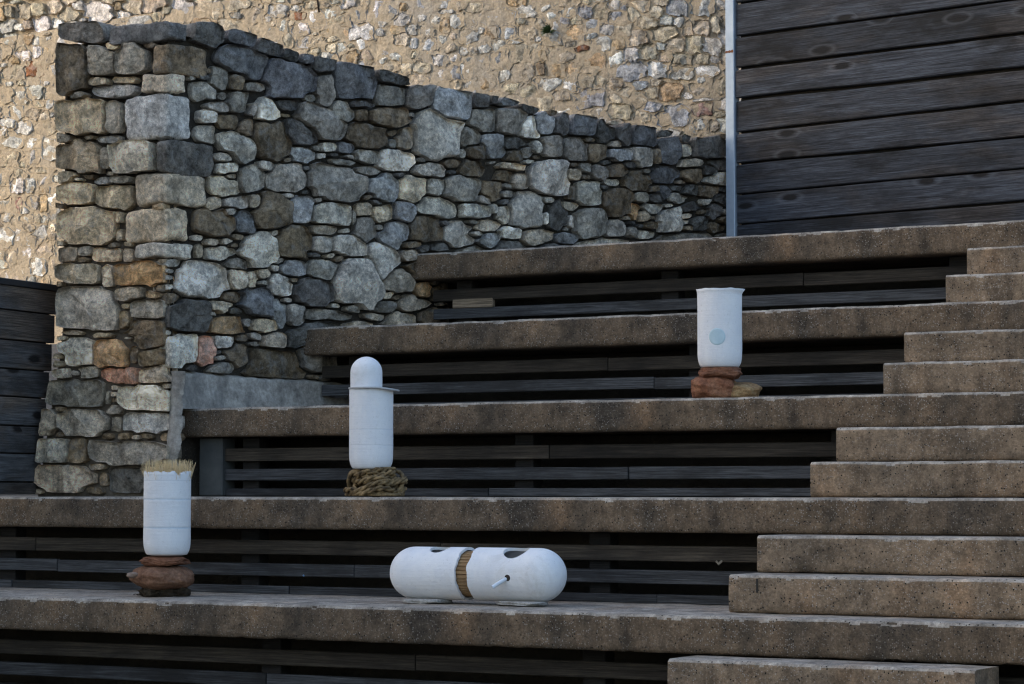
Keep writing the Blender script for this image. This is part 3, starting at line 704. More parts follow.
# ================================================================ FACADE BEHIND
TONE.update({'X': (0.20, 0.095, 0.05), 'p': (0.62, 0.60, 0.57)})
BANG = math.radians(-8); tB = np.array([math.cos(BANG), math.sin(BANG), 0]); nB = np.array([math.sin(BANG), -math.cos(BANG), 0])
PB = np.array([-2.8, 6.5, 0.0])
BACK = [((0, 0), 7.861, '''130 15 120 25 -5 L;60 90 70 80 0 C;195 85 95 120 0 W;295 75 95 90 0 W;445 55 120 100 0 W;610 48 100 70 -8 P;775 95 190 150 0 p;650 155 80 30 -10 p;980 125 90 80 0 p;930 40 60 80 0 K;245 10 60 20 0 P;
465 180 80 75 0 p;330 190 110 105 -15 p;140 215 75 55 0 p;215 195 50 60 0 W;85 310 110 80 0 P;385 300 110 35 -20 P;370 270 90 30 -15 W;230 310 90 80 -20 O;185 435 110 80 0 p;305 415 75 85 0 p;
35 515 85 40 -12 P;270 545 135 115 0 X;425 555 90 110 0 P;370 390 50 50 0 O;455 420 40 70 0 W;75 665 60 40 0 P;165 650 60 35 0 W;370 660 70 40 0 P'''),
 ((0, 100), 3.415, '''58 42 45 50 0 P;120 45 45 42 20 W;175 12 30 35 0 P;182 52 20 25 0 P;80 95 60 50 0 P;160 95 65 45 0 W;12 110 28 35 0 p;120 148 42 30 0 p;178 170 58 70 0 P;30 200 70 60 0 W;112 195 52 42 0 L;
145 240 120 18 0 W;62 292 50 48 0 p;103 292 32 45 0 P;150 278 38 32 0 P;200 272 35 25 0 P;190 330 38 65 0 p;95 405 50 28 0 P;55 360 40 55 0 R;150 350 28 60 0 O;112 352 38 45 0 G;188 395 45 40 -20 G;20 470 50 62 0 p;
72 462 36 40 0 P;140 460 56 48 -30 L;85 520 42 40 0 P;160 512 60 55 0 W;38 535 40 40 0 W;72 575 55 45 0 p;130 570 52 58 0 p;185 570 45 55 0 W;205 450 25 50 0 L;48 412 20 25 0 W;130 405 20 28 0 W'''),
 ((260, 0), 7.314, '''145 10 80 25 0 L;60 140 55 45 0 P;10 55 40 50 0 W;165 190 75 95 0 L;270 115 130 60 0 X;300 215 120 85 0 p;430 140 110 115 0 P;380 30 110 60 0 W;330 310 110 90 0 P;205 300 80 110 0 C;100 180 40 40 0 W;
550 15 120 35 0 P;495 35 50 50 0 W;570 150 120 60 -20 W;500 230 150 40 -20 O;430 300 100 50 -30 W;530 290 130 40 -20 W;720 110 110 100 5 B;755 240 190 140 0 p;740 310 90 90 45 p;605 355 80 85 -5 P;880 180 100 45 -5 P;
850 70 110 130 0 B;985 70 70 130 0 B;970 220 110 60 0 O;900 340 170 110 0 G;1000 415 80 70 0 P;760 465 90 50 0 B;900 450 70 50 -15 P;400 250 60 30 0 W'''),
 ((390, 0), 6.024, '''180 30 130 90 0 B;345 20 100 70 0 B;350 70 110 30 0 L;200 110 70 40 0 P;35 175 60 80 0 O;130 175 65 70 0 L;225 190 80 60 0 L;330 155 65 90 0 O;410 125 85 80 0 P;500 120 60 85 15 P;450 85 50 30 35 W;
650 100 185 95 0 B;830 70 110 70 -5 P;970 95 85 70 0 L;465 225 120 90 0 G;610 205 70 85 0 O;555 185 40 35 0 L;715 195 95 90 0 B;750 250 110 35 -10 P;140 265 50 70 0 B;240 265 80 80 0 B;330 245 50 65 0 L;505 305 60 80 0 C;
580 295 85 45 -8 P;55 340 105 55 0 P;150 325 60 50 0 C;225 350 60 60 0 O;310 365 90 65 0 P;395 335 60 60 -20 p;490 360 50 40 0 L;560 375 80 80 0 P;650 370 85 100 0 B;780 325 120 100 0 C;910 150 70 60 0 C;1000 150 60 70 0 L;
900 235 60 40 0 L;910 335 100 60 0 O;385 440 90 80 0 B;465 425 80 95 0 P;290 455 90 60 -10 P;110 410 70 70 0 W;580 490 110 95 0 O;690 460 60 70 0 L;800 440 120 110 0 C;910 420 70 70 0 K;945 510 150 75 0 L;470 515 70 35 -10 P'''),
 ((560, 0), 4.888, '''125 60 65 60 0 B;45 60 70 45 -10 L;20 110 50 50 0 B;165 125 60 65 0 B;270 90 60 60 0 B;310 30 35 40 0 B;55 160 110 65 -5 O;155 180 70 35 -15 B;110 238 110 30 -10 X;365 70 55 70 0 C;470 60 60 70 0 C;
280 205 65 70 0 O;275 290 60 75 0 P;165 305 110 100 0 O;60 330 70 75 0 O;55 415 65 80 0 P;360 355 160 90 0 B;150 485 165 90 0 B;190 545 70 45 0 L;400 415 75 50 0 B;320 450 80 50 5 C;205 385 70 60 0 C;575 35 95 85 0 B;
700 30 110 80 0 B;790 20 45 50 0 L;630 135 60 80 0 W;760 120 60 80 0 W;385 180 90 90 0 W;430 250 90 70 0 C;520 275 80 55 0 W;590 350 130 65 5 P;720 345 110 60 0 P;540 450 120 80 0 O;680 440 90 60 0 C;690 490 180 18 -5 P;
460 525 100 45 0 B;555 565 150 95 0 B;700 530 100 60 0 R;690 610 70 50 0 P;760 620 60 60 0 W;650 220 80 90 0 C;400 570 80 50 0 C''')]
FT = {'L': (.50, .49, .46), 'P': (.60, .585, .55), 'p': (.72, .70, .67), 'W': (.50, .43, .33), 'C': (.42, .37, .29), 'B': (.40, .41, .43), 'G': (.36, .355, .34), 'O': (.42, .31, .19), 'K': (.2, .15, .10), 'X': (.22, .10, .05), 'R': (.42, .26, .22)}
fac = empty('rubble_facade', tuple(PB+np.array([0, 0, 1.6])), 'high ochre-mortared rubble wall of pale stones behind the grey dry-stone wall', 'facade')
L = []
for o_, sc_, t_ in BACK: L += parse({o_: t_}, sc_)
L = dedupe(L)
REG_B = [(-90, -60), (790, -60), (790, 260), (620, 260), (-90, 330)]
L = fill(L, REG_B, 2.0, 'CWLOCWPLWCLP', (1.0, 1.9), 21, 1.2, 1.13, 950, 7.5)
BLOCKY[0] = 0.2
P = fit_polys(L, None, 1.4, 1.09, 24)
def back_pt(u, v): return on_plane(u, v, PB, nB)
mb = MB(); rb = random.Random(5)
REG_VIS = [(-95, -70), (800, -70), (800, 175), (725, 175), (600, 150), (400, 110), (240, 70), (150, 60), (80, 60), (80, 330), (-95, 330)]
for i, (s, p) in enumerate(zip(L, P)):
    if not inside(REG_VIS, np.array([s[0]]), np.array([s[1]]))[0]: continue
    r = np.hypot(p[:, 0], p[:, 1])
    if np.percentile(r, 30) < 1.0: continue
    jag = np.array([1.03+0.30*noise.noise(Vector((i*3.1, k*0.9, 0)))+0.16*noise.noise(Vector((i*1.7, k*2.3, 4))) for k in range(len(p))])
    p = p*jag[:, None]; c = p.mean(0)
    pts = np.array([back_pt(s[0]+a, s[1]+b) for a, b in p]); C0 = back_pt(s[0]+c[0], s[1]+c[1])
    H = rb.uniform(0.003, 0.011)
    pu = rb.uniform(0.001, 0.012); stone(mb, C0+nB*pu, pts+nB*pu, tB, nB, H, 0.08, 9000+i*3, vary(FT[s[5]], rb, 0.12), ew=0.3, facets=4, namp=0.008)
so_ = mb.build('stones', M['rubble'], fac); auto_smooth(so_, 30)
mb = MB(); vs = []
nu, nv = 540, 165
for i in range(nu+1):
    for j in range(nv+1):
        p = PB+tB*(-8.6+9.6*i/nu)+ZZ*(1.66+(4.5-1.66)*j/nv); q = Vector(p)
        d = 0.004*noise.noise(q*5)+0.009*noise.noise(q*11)+0.008*noise.noise(q*24)
        sx = max(0, min(1, (-8.6+9.6*i/nu+1.6)/1.0))     # joints more weathered-out near the post
        vs.append(p+nB*(d-0.030*sx*max(0, noise.noise(q*4+Vector((3, 0, 0)))+0.25)+0.004))
mb.add(vs, [(i*(nv+1)+j, (i+1)*(nv+1)+j, (i+1)*(nv+1)+j+1, i*(nv+1)+j+1) for i in range(nu) for j in range(nv)])
mb.build('mortar', M['mortar'], fac)
mb = MB(); E0 = PB+tB*-11.5; E1 = PB+tB*2.0
vs = [p-nB*o+ZZ*z for z in (1.62, 5.15) for p, o in ((E0, 0.028), (E1, 0.028), (E1, 0.5), (E0, 0.5))]
mb.add(vs, [(0, 1, 2, 3), (4, 5, 6, 7), (0, 1, 5, 4), (1, 2, 6, 5), (2, 3, 7, 6), (3, 0, 4, 7)])
mb.build('wall_body', M['mortar'], fac, smooth=False)
# plants rooted in it
def leafmat(name, a, b):
    m = Mat(name, 0.6, 0.3); return m.out(m.mix(m.noise(25), a, b))
M['leaf'] = leafmat('leaf', (0.03, 0.06, 0.02), (0.07, 0.11, 0.035))
def tuft(u, v, size, nbl, lab, seed):
    r = random.Random(seed); c = back_pt(u, v)+nB*0.02; mb = MB()
    for _ in range(nbl):
        d = Vector(nB)*r.uniform(0.2, 1)+Vector(tB)*r.gauss(0, 0.6)+Vector((0, 0, r.uniform(-0.2, 1.0))); d.normalize()
        l = size*r.uniform(0.5, 1); s = d.orthogonal().normalized()*size*0.05; b = Vector(c)
        m1 = b+d*l*0.55+Vector((0, 0, 0.08*l)); e = b+d*l-Vector((0, 0, 0.12*l))
        mb.add([b-s*0.4, b+s*0.4, m1+s, e, m1-s], [(0, 1, 2, 4), (4, 2, 3)])
    tag(mb.build('wall_plant', M['leaf'], smooth=False, loc=tuple(c)), lab, 'plant')
tuft(551, 33, 0.085, 90, 'green leafy tuft growing from the upper part of the ochre rubble facade', 1)
tuft(688, 137, 0.035, 30, 'tiny green sprig at the foot of the facade near the blue post', 2)
mb = MB(); a = back_pt(321, -14)+nB*0.05; b = back_pt(323, 13)+nB*0.045
tube(mb, [a-nB*0.08+ZZ*0.02, a, (a+b)/2+nB*0.006, b], [0.009, 0.009, 0.009, 0.008], 8)
tag(mb.build('iron_rod', M['iron'], loc=tuple(a)), 'short dark iron rod hanging on the facade at the upper edge of the picture', 'rod')
# ---------------------------------------------------------------- steel post
pp = on_plane(733, 233, (-2.80, 6.13, 0), np.array([math.sin(math.radians(11)), math.cos(math.radians(11)), 0]))
PANG = math.radians(-11)
def local_root(name, loc, rz, *lab):
    r = empty(name, loc, *lab); r.rotation_euler = (0, 0, rz); return r
def lbuild(mb, name, mat, root, smooth=False):
    me = bpy.data.meshes.new(name); me.from_pydata(mb.v, [], mb.f)
    if mb.c:
        a = me.color_attributes.new('tone', 'FLOAT_COLOR', 'POINT'); a.data.foreach_set('color', np.array([(*c, 1.0) for c in mb.c], dtype=np.float32).ravel())
    bm = bmesh.new(); bm.from_mesh(me); bmesh.ops.recalc_face_normals(bm, faces=bm.faces); bm.to_mesh(me); bm.free()
    me.polygons.foreach_set('use_smooth', [smooth]*len(me.polygons))
    me.materials.append(mat); o = bpy.data.objects.new(name, me); COL.objects.link(o); o.parent = root; return o
post = local_root('steel_post', (pp[0], pp[1], 1.92), PANG, 'narrow blue-grey galvanised steel post with a rust streak, between facade and plank panel', 'post')
mb = MB(); box(mb, -0.036, 0.036, -0.03, 0.03, 0.0, 2.35, 0.004); lbuild(mb, 'shaft', M['galv'], post)
mb = MB(); zr = on_y(737, 52, pp[1])[2]-1.92
vs = []; 
for i in range(13):
    x = -0.034+0.068*i/12; h = 0.006+0.012*max(0, noise.noise(Vector((i*0.7, 2, 0)))+0.35)*(0.3+i/12)
    vs += [(x, -0.0318, zr-h*0.6), (x, -0.0318, zr+h)]
mb.add(vs, [(2*i, 2*i+2, 2*i+3, 2*i+1) for i in range(12)]); lbuild(mb, 'rust_streak', M['rust'], post)
# ---------------------------------------------------------------- plank panel (board edges: height above landing at the left and right end)
pnl = local_root('plank_wall', (pp[0]+0.045, pp[1]-0.005, 1.925), PANG, 'large panel of wide weathered blue-grey planks above the topmost tier', 'panel')
zl = [4.05, 3.793, 3.564, 3.3445, 3.134, 2.9106, 2.7008, 2.498, 2.2955, 2.09, 1.93]
zrr = [3.98, 3.76, 3.542, 3.322, 3.1065, 2.9046, 2.684, 2.4925, 2.288, 2.08, 1.93]
mb = MB(); rp = random.Random(3); LP = 3.3
gl = [0.02, 0.024, 0.030, 0.034, 0.026, 0.022, 0.010, 0.016, 0.010, 0.010]
for i in range(10):
    za, zb_ = zl[i]-1.925, zrr[i]-1.925; zc, zd = zl[i+1]-1.925+gl[i]*0.6, zrr[i+1]-1.925+gl[i]*0.6
    mb.col = (rp.uniform(0.05, 1), rp.random(), rp.random()); n = 80; vs = []; oy = rp.uniform(-0.006, 0.006)
    for k in range(n+1):
        x = LP*k/n; t = x/2.2
        top = za+(zb_-za)*t-0.004+0.009*noise.noise(Vector((x*1.3, i*3.0, 0))); bot = zc+(zd-zc)*t+0.006*noise.noise(Vector((x*1.3, i*3.0+9, 0)))
        wv = 0.004*noise.noise(Vector((x*0.8, i*5.0, 3)))+oy
        for (y, z) in ((0.0, bot+0.006), (0.0, top-0.006), (0.006, top), (0.04, top), (0.04, bot), (0.006, bot)): vs.append((x, y+wv-0.02, z))
    fs = [(k*6+j, k*6+(j+1) % 6, (k+1)*6+(j+1) % 6, (k+1)*6+j) for k in range(n) for j in range(6)]
    fs += [(0, 1, 2, 3, 4, 5), tuple(n*6+j for j in range(6))]
    mb.add(vs, fs)
lbuild(mb, 'planks', M['plank'], pnl)
mb = MB()
box(mb, 0.0, 3.3, 0.03, 0.05, 0.0, 2.12)  # dark sheet added so no light shows between the planks
lbuild(mb, 'gap_light_block', M['gap_dark'], pnl)
# ---------------------------------------------------------------- low dark plank fence at the left
FA = math.atan2(0.99, -0.14)
f0 = np.array([-4.935, 1.60, 0.49]); df = np.array([-0.14, 0.99, 0]); df /= np.linalg.norm(df)
fen = local_root('plank_fence', tuple(f0-df*1.05), FA, 'low dark plank fence with black capping at the left end of the dry-stone wall', 'fence')
zg = [1.644, 1.507, 1.342, 1.183, 1.03, 0.871, 0.718, 0.56, 0.487]
mb = MB()
for i in range(8):
    mb.col = (rp.uniform(0.05, 0.9), rp.random(), rp.random()); z0_, z1_ = zg[i+1]-0.49+0.004, zg[i]-0.49-0.004
    # local +x runs along the fence away from the camera; right end follows the battered wall foot
    xe = 1.05+0.05-0.15*0
    n0 = len(mb.v); box(mb, 0, 1.02+0.18*min(1, max(0, (z0_-0.0)/1.1)), -0.02, 0.02, z0_, z1_, 0.003)
lbuild(mb, 'planks', M['fence_wood'], fen)
mb = MB(); mb.add([(x, y, z) for y in (0.024, 0.045) for x, z in ((0, 0.004), (1.02, 0.004), (1.185, 1.148), (0, 1.148))], [(0, 1, 2, 3), (4, 5, 6, 7), (0, 1, 5, 4), (1, 2, 6, 5), (2, 3, 7, 6), (3, 0, 4, 7)])  # added dark sheet closing the fence gaps against light from behind
lbuild(mb, 'gap_light_block', M['gap_dark'], fen)
mb = MB(); box(mb, -0.01, 1.235, -0.035, 0.035, 1.152, 1.187, 0.003); lbuild(mb, 'capping', M['cap'], fen)

# ================================================================ SCULPTURES
VN = Vector((-Fv[0], -Fv[1], 0)).normalized(); VR = Vector((Rv[0], Rv[1], 0)).normalized()
M['white'] = plaster('white_plaster', (0.80, 0.80, 0.80), (0.73, 0.74, 0.76))
def vessel_profile(Rr, H, cr, p=2.4, wall_t=0.012, lip=0.0):
    P = [(0.0005, 0.0)]
    for i in range(1, 15):
        z = cr*(i/14)**2; P.append((Rr*(1-((cr-z)/cr)**p)**(1/p)*0.45+Rr*0.55*min(1, (i/5)) if i < 5 else Rr*(0.62+0.38*(1-((cr-z)/cr)**p)**(1/p)), z))
    nz = 26
    for i in range(1, nz+1):
        z = cr+(H-cr)*i/nz; t = max(0, (z-(H-0.03))/0.03); P.append((Rr+lip*t**2, z))
    P.append((Rr+lip-wall_t, H)); P.append((Rr-wall_t, H-0.03)); P.append((Rr-wall_t, cr)); P.append((0.001, cr*0.4))
    return P
def place(u, yb, Y, z):
    p = on_y(u, yb, Y); return np.array([p[0], Y, z])
def pxm(P): return FPX/float(np.dot(P-CAM, Fv))
# ---- straw-topped cylinder, left
PA = place(163, 596, 0.42, 0.002); k = pxm(PA)
rk = MB()
for dx, dy, dw, sd3 in ((-0.07, 0, 0.11, 3), (0.03, -0.03, 0.13, 4), (0.09, 0.02, 0.09, 6), (-0.02, 0.05, 0.14, 7), (-0.01, -0.07, 0.08, 9)): rock(rk, (PA[0]+dx, PA[1]+dy, 0.020), (dw, 0.10, 0.05), sd3, 2.2, 0.4, 0.3, 5, 4)
for i in range(14):
    r2 = random.Random(i); a = Vector((PA[0]+r2.uniform(-.12, .13), PA[1]-0.08+r2.uniform(-.04, .03), 0.008)); d = Vector((r2.gauss(0, 1), r2.gauss(0, .5), r2.uniform(0, .5))).normalized()*r2.uniform(.03, .07)
    tube(rk, [a, a+d*0.5+Vector((0, 0, 0.004)), a+d], 0.0022, 5)
tag(rk.build('twig_litter', simple('dark_litter', (0.025, 0.018, 0.012), (0.075, 0.055, 0.035), 40, 0.95, 0.9, 0.01), loc=tuple(PA)), 'flattened dark clump of earth and twigs under the big brown stone', 'litter')
M['brownrock'] = rock_mat('brown_stone', [(0.3, (0.075, 0.036, 0.020)), (0.5, (0.17, 0.082, 0.045)), (0.68, (0.26, 0.145, 0.09))])
rk = MB(); rock(rk, (PA[0]-0.010, PA[1], 0.036+0.056), (72/k, 0.27, 0.122), 12, 2.5, 0.09, -0.5, 5, 5, 0.97)
br = rk.build('boulder', M['brownrock'], loc=(PA[0], PA[1], 0.04)); tag(br, 'big smooth brown boulder carrying the straw-topped cylinder', 'stone')
rk = MB(); q = PA+np.array(VN)*0.05-np.array(VR)*0.135; rock(rk, (q[0], q[1], 0.104), (0.07, 0.05, 0.028), 5, 2.0, 0.3, 0.5, 5, 3)
rk.build('chipped_tip', simple('pale_chip', (0.14, 0.085, 0.06), (0.30, 0.23, 0.18), 30), br, loc=(0, 0, 0))
rk = MB(); rock(rk, (PA[0]+0.012, PA[1], 0.172), (0.205, 0.205, 0.05), 31, 3.4, 0.14, 0.2, 6, 5, 0.92)
M['redbrown'] = rock_mat('rusty_stone', [(0.3, (0.08, 0.035, 0.02)), (0.52, (0.18, 0.075, 0.04)), (0.7, (0.27, 0.13, 0.075))])
tag(rk.build('rust_stone', M['redbrown'], loc=(PA[0], PA[1], 0.145)), 'thin rough rust-brown stone between the big brown boulder and the straw-topped cylinder', 'stone')
zA = (596-556.5)/k; HA = (556.5-472)/k; RA = 23.5/k
vA = empty('straw_topped_cylinder', (PA[0]+0.022, PA[1], zA), 'white round-bottomed cylinder with a torn rim and straw sticking out of its top', 'sculpture', 'white cylinder sculptures on the tiers')
def torn(r, z, a, kk):
    z2 = z
    if z > HA-0.001:
        z2 = z+0.016*noise.noise(Vector((math.cos(a)*3.2, math.sin(a)*3.2, 1)))+0.010*noise.noise(Vector((math.cos(a)*11, math.sin(a)*11, 3)))
        da = abs(((a-(math.atan2(VN.y, VN.x)+0.62)+math.pi) % (2*math.pi))-math.pi)
        if da < 0.16: z2 -= 0.026*(1-da/0.16)
        r = r*(1+0.025*noise.noise(Vector((math.cos(a)*5, math.sin(a)*5, 8))))
    return r*(1+0.006*noise.noise(Vector((math.cos(a)*2, math.sin(a)*2, z*25)))), z2
mb = MB(); lathe(mb, vessel_profile(RA, HA, 0.085), (vA.location.x, vA.location.y, zA), 96, torn)
mb.build('body', plaster('bandaged_plaster', (0.80, 0.80, 0.80), (0.73, 0.74, 0.76), [(HA*0.345, 0.007, (0.50, 0.58, 0.66), 0.7), (HA*0.68, 0.006, (0.52, 0.6, 0.68), 0.55), (HA*0.9, 0.004, (0.6, 0.62, 0.66), 0.5)]), vA)
mb = MB(); rs = random.Random(8)
for i in range(900):
    a = rs.uniform(0, 2*math.pi); rr = RA*0.86*math.sqrt(rs.random()); b = Vector((vA.location.x+rr*math.cos(a), vA.location.y+rr*math.sin(a), zA+HA-0.09))
    d = Vector((math.cos(a)*rr*1.5+rs.gauss(0, .05), math.sin(a)*rr*1.5+rs.gauss(0, .05), 0.0)); l = rs.uniform(0.095, 0.155)
    e = b+d*0.18+Vector((0, 0, l)); s = Vector((rs.gauss(0, 1), rs.gauss(0, 1), 0)).normalized()*0.0011
    mb.add([b-s, b+s, e+s*0.6, e-s*0.6], [(0, 1, 2, 3)])
mb.build('straw_bristles', M['straw'], vA, smooth=False)
# ---- domed cylinder on a rope coil
PBd = place(376, 493, D_+0.28, R_+0.002); k = pxm(PBd)
rope = simple('twisted_root', (0.035, 0.023, 0.012), (0.34, 0.23, 0.11), 26, 0.6, 0.7, 0.006)
mb = MB(); rs = random.Random(17)
hR = 29/k
for i in range(15):
    t = (i % 5)/4; zz = 0.016+t*(hR-0.034); rr = (33.5/k)*(1.0-0.32*t)*rs.uniform(0.84, 1.0)-0.014; ph = rs.uniform(0, 6.28)
    tx, ty = rs.gauss(0, 0.2), rs.gauss(0, 0.2); n = 84; ox, oy = rs.gauss(0, .006), rs.gauss(0, .006); nt_ = rs.choice([7, 8, 9])
    for half in (0, math.pi):       # two strands laid round each other
        pts = []
        for j in range(n):
            a = 2*math.pi*j/n; tw = nt_*a+half; r3 = rr*(1+0.10*math.sin(3*a+ph)+0.04*math.sin(5*a+ph*2))+0.0068*math.cos(tw)
            x, y = r3*math.cos(a), r3*math.sin(a)*0.85; z = zz+x*tx+y*ty+0.008*math.sin(4*a+ph)+0.0072*math.sin(tw)
            pts.append((PBd[0]+x+ox, PBd[1]+y+oy, PBd[2]+max(0.010, min(hR-0.004, z))))
        tube(mb, pts, 0.0076, 8, True)
for i in range(7):   # loops wound over the coil
    a = rs.uniform(0, 6.28); c = Vector((PBd[0]+math.cos(a)*0.095, PBd[1]+math.sin(a)*0.08, PBd[2]+hR*0.5)); pts = []; sk = rs.uniform(-1, 1)
    for j in range(24):
        b = 6.28*j/24; o = Vector((math.cos(a), math.sin(a), 0))*math.cos(b)*0.045+Vector((-math.sin(a), math.cos(a), 0))*(math.sin(b)*0.05*sk)+Vector((0, 0, math.sin(b)*hR*0.38)); pts.append(c+o)
    tube(mb, pts, 0.0105, 8, True)
rock(mb, (PBd[0], PBd[1], PBd[2]+hR*0.45), (0.17, 0.15, hR*0.9), 3, 2.2, 0.15, 0, 4, 3)
tag(mb.build('rope_coil', rope, loc=tuple(PBd)), 'tangled coil of brown twisted rope under the domed white cylinder', 'rope coil')
zB = (493-466.5)/k+R_; HB = (466.5-385)/k; RB = 22/k
c = np.array([PBd[0], PBd[1], zB])-np.array(VR)*5.0/k
vB = empty('domed_cylinder', tuple(c), 'white round-bottomed cylinder with a thin lid and small dome, on a rope coil', 'sculpture', 'white cylinder sculptures on the tiers')
wob = lambda r, z, a, kk: (r*(1+0.006*noise.noise(Vector((math.cos(a)*2, math.sin(a)*2, z*20)))), z)
mb = MB(); lathe(mb, vessel_profile(RB, HB, 0.085), c, 96, wob); mb.build('body', plaster('banded_plaster', (0.80, 0.80, 0.80), (0.73, 0.74, 0.76), [(HB*0.50, 0.004, (0.62, 0.65, 0.7), 0.5), (HB*0.31, 0.004, (0.6, 0.62, 0.66), 0.4)]), vB)
mb = MB(); cl = np.array(VR)*2.6/k
def lidf(r, z, a, kk):
    x = r*math.cos(a)*VR.x+r*math.sin(a)*VR.y
    return r*(1+0.012*noise.noise(Vector((math.cos(a)*3, math.sin(a)*3, 5)))), z-0.012*max(0, x-0.03)/0.1-0.001
lathe(mb, [(0.0005, 0.001), (25.3/k, 0.001), (25.6/k, 0.005), (25.3/k, 0.009), (0.0005, 0.009)], c+cl+np.array([0, 0, HB]), 72, lidf)
lo = mb.build('lid', simple('lid_metal', (0.36, 0.37, 0.39), (0.50, 0.5, 0.5), 20, 0.55, 0.2, 0.002, 0.5, 0.2), vB); auto_smooth(lo, 50)
Rd = 16/k; hd = 31/k; mb = MB(); cdm = c-np.array(VR)*5.0/k+np.array([0, 0, HB+0.008])
prof = [(Rd*1.0, 0.0)]+[(Rd, (hd-Rd)*i/8) for i in range(1, 9)]+[(Rd*math.cos(math.radians(a)), hd-Rd+Rd*math.sin(math.radians(a))) for a in range(8, 90, 8)]+[(0.0005, hd)]
lathe(mb, prof, cdm, 64, wob); mb.build('dome', M['white'], vB)
# ---- cylinder with a round spot
PD = place(720, 397, 2*D_+0.24, 2*R_+0.002); k = pxm(PD)
zb = lambda y: (398-y)/k+2*R_
M['ochrerock'] = rock_mat('ochre_stone', [(0.3, (0.13, 0.06, 0.028)), (0.5, (0.29, 0.175, 0.08)), (0.7, (0.42, 0.31, 0.16))])
M['redrock'] = rock_mat('red_ochre_stone', [(0.3, (0.09, 0.036, 0.018)), (0.48, (0.23, 0.095, 0.05)), (0.60, (0.30, 0.14, 0.075)), (0.74, (0.36, 0.22, 0.11))])
mb = MB(); cc = PD-np.array(VR)*6/k; rock(mb, (cc[0], cc[1], PD[2]+0.053), (46/k, 0.2, 0.125), 22, 3.0, 0.13, 0.5, 8, 5, 0.88)
rb_ = mb.build('boulder', M['redrock'], loc=tuple(PD)); mb = MB(); cc = PD+np.array(VR)*15/k; rock(mb, (cc[0], cc[1], PD[2]+0.038), (50/k, 0.17, 0.09), 27, 2.8, 0.13, 0.5, 7, 5, 0.88)
mb.build('ochre_end', M['ochrerock'], rb_)
tag(rb_, 'angular red and ochre boulder carrying the cylinder with a round spot', 'stone')
mb = MB(); cc = PD; rock(mb, (cc[0], cc[1], zb(372.0)), (42/k, 0.2, 0.066), 41, 3.6, 0.12, 0.5, 6, 5, 0.92)
tag(mb.build('rust_stone', M['redbrown'], loc=(PD[0], PD[1], zb(376))), 'flat rust-brown stone on the red and ochre boulder, under the cylinder with a round spot', 'stone')
zD = zb(368); HD = (368-288)/k; RD = 22.3/k
c = np.array([PD[0], PD[1], zD])
vD = empty('spotted_cylinder', tuple(c), 'white round-bottomed cylinder with a flared rim and a pale blue round spot', 'sculpture', 'white cylinder sculptures on the tiers')
def flare(r, z, a, kk):
    r2, z2 = wob(r, z, a, kk)
    da = math.cos(a-math.atan2(VR.y, VR.x))
    if z > HD-0.02: r2 += 0.010*max(0, da)*((z-(HD-0.02))/0.02); z2 += 0.004*noise.noise(Vector((math.cos(a)*3, math.sin(a)*3, 2)))
    return r2, z2
mb = MB(); lathe(mb, vessel_profile(RD, HD, 0.085, lip=0.006), c, 96, flare); mb.build('body', M['white'], vD)
mb = MB(); rs_ = 8.9/k; n = 40; vs = []; a0 = math.atan2(VN.y, VN.x)-0.2; zc = zb(336.5)-zD
for kk in range(9):
    for i in range(n):
        t = 2*math.pi*i/n; rr = rs_*kk/8 if kk else 0.0003; du, dv = rr*math.cos(t), rr*math.sin(t); aa = a0+du/RD
        h = RD+0.003 if kk < 8 else RD-0.002
        vs.append((c[0]+h*math.cos(aa), c[1]+h*math.sin(aa), c[2]+zc+dv))
mb.add(vs, [(q*n+i, q*n+(i+1) % n, (q+1)*n+(i+1) % n, (q+1)*n+i) for q in range(8) for i in range(n)])
mb.build('round_spot', simple('pale_blue_inlay', (0.44, 0.57, 0.62), (0.53, 0.66, 0.71), 15, 0.5), vD)
# ---- lying capsule
YC = 0.44; PCc = on_y(478, 574, YC); k = pxm(PCc); RC = 26.6/k
XL = on_y(416, 574, YC)[0]; XR_ = on_y(540, 574, YC)[0]; G0 = on_y(468.7, 574, YC)[0]; G1 = on_y(480.3, 574, YC)[0]
zc = PCc[2]
cap = empty('lying_capsule', (PCc[0], YC, zc-RC), 'white capsule lying on its side, cut across the middle, with two holes and a peg', 'sculpture')
def shell(x_end, xs_, sgn):
    """one closed-ended half: outer and inner skin joined at the rim (lathe about X)"""
    P = []
    for a in range(0, 91, 6): P.append((x_end+sgn*-RC*math.cos(math.radians(a)), max(0.0004, RC*math.sin(math.radians(a)))))
    for i in range(1, 13): P.append((x_end+(xs_-x_end)*i/12, RC))
    ri = RC-0.013; P.append((xs_, ri))
    for i in range(11, -1, -1): P.append((x_end+(xs_-x_end)*i/12, ri))
    for a in range(84, -1, -6): P.append((x_end+sgn*-ri*math.cos(math.radians(a)), max(0.0003, ri*math.sin(math.radians(a)))))
    mb = MB(); n = 72; vs = []
    for (x, r) in P:
        for i in range(n):
            a = 2*math.pi*i/n; w_ = 1+0.006*noise.noise(Vector((x*6, math.cos(a)*1.5, math.sin(a)*1.5)))
            xx = x+(0.009*noise.noise(Vector((math.cos(a)*2.2, math.sin(a)*2.2, sgn*3)))+0.004*noise.noise(Vector((math.cos(a)*7, math.sin(a)*7, sgn*3))) if abs(x-xs_) < 1e-6 else 0)
            vs.append((xx, YC+r*w_*math.cos(a), zc+r*w_*math.sin(a)))
    m = len(P); mb.add(vs, [(q*n+i, q*n+(i+1) % n, (q+1)*n+(i+1) % n, (q+1)*n+i) for q in range(m-1) for i in range(n)])
    return mb
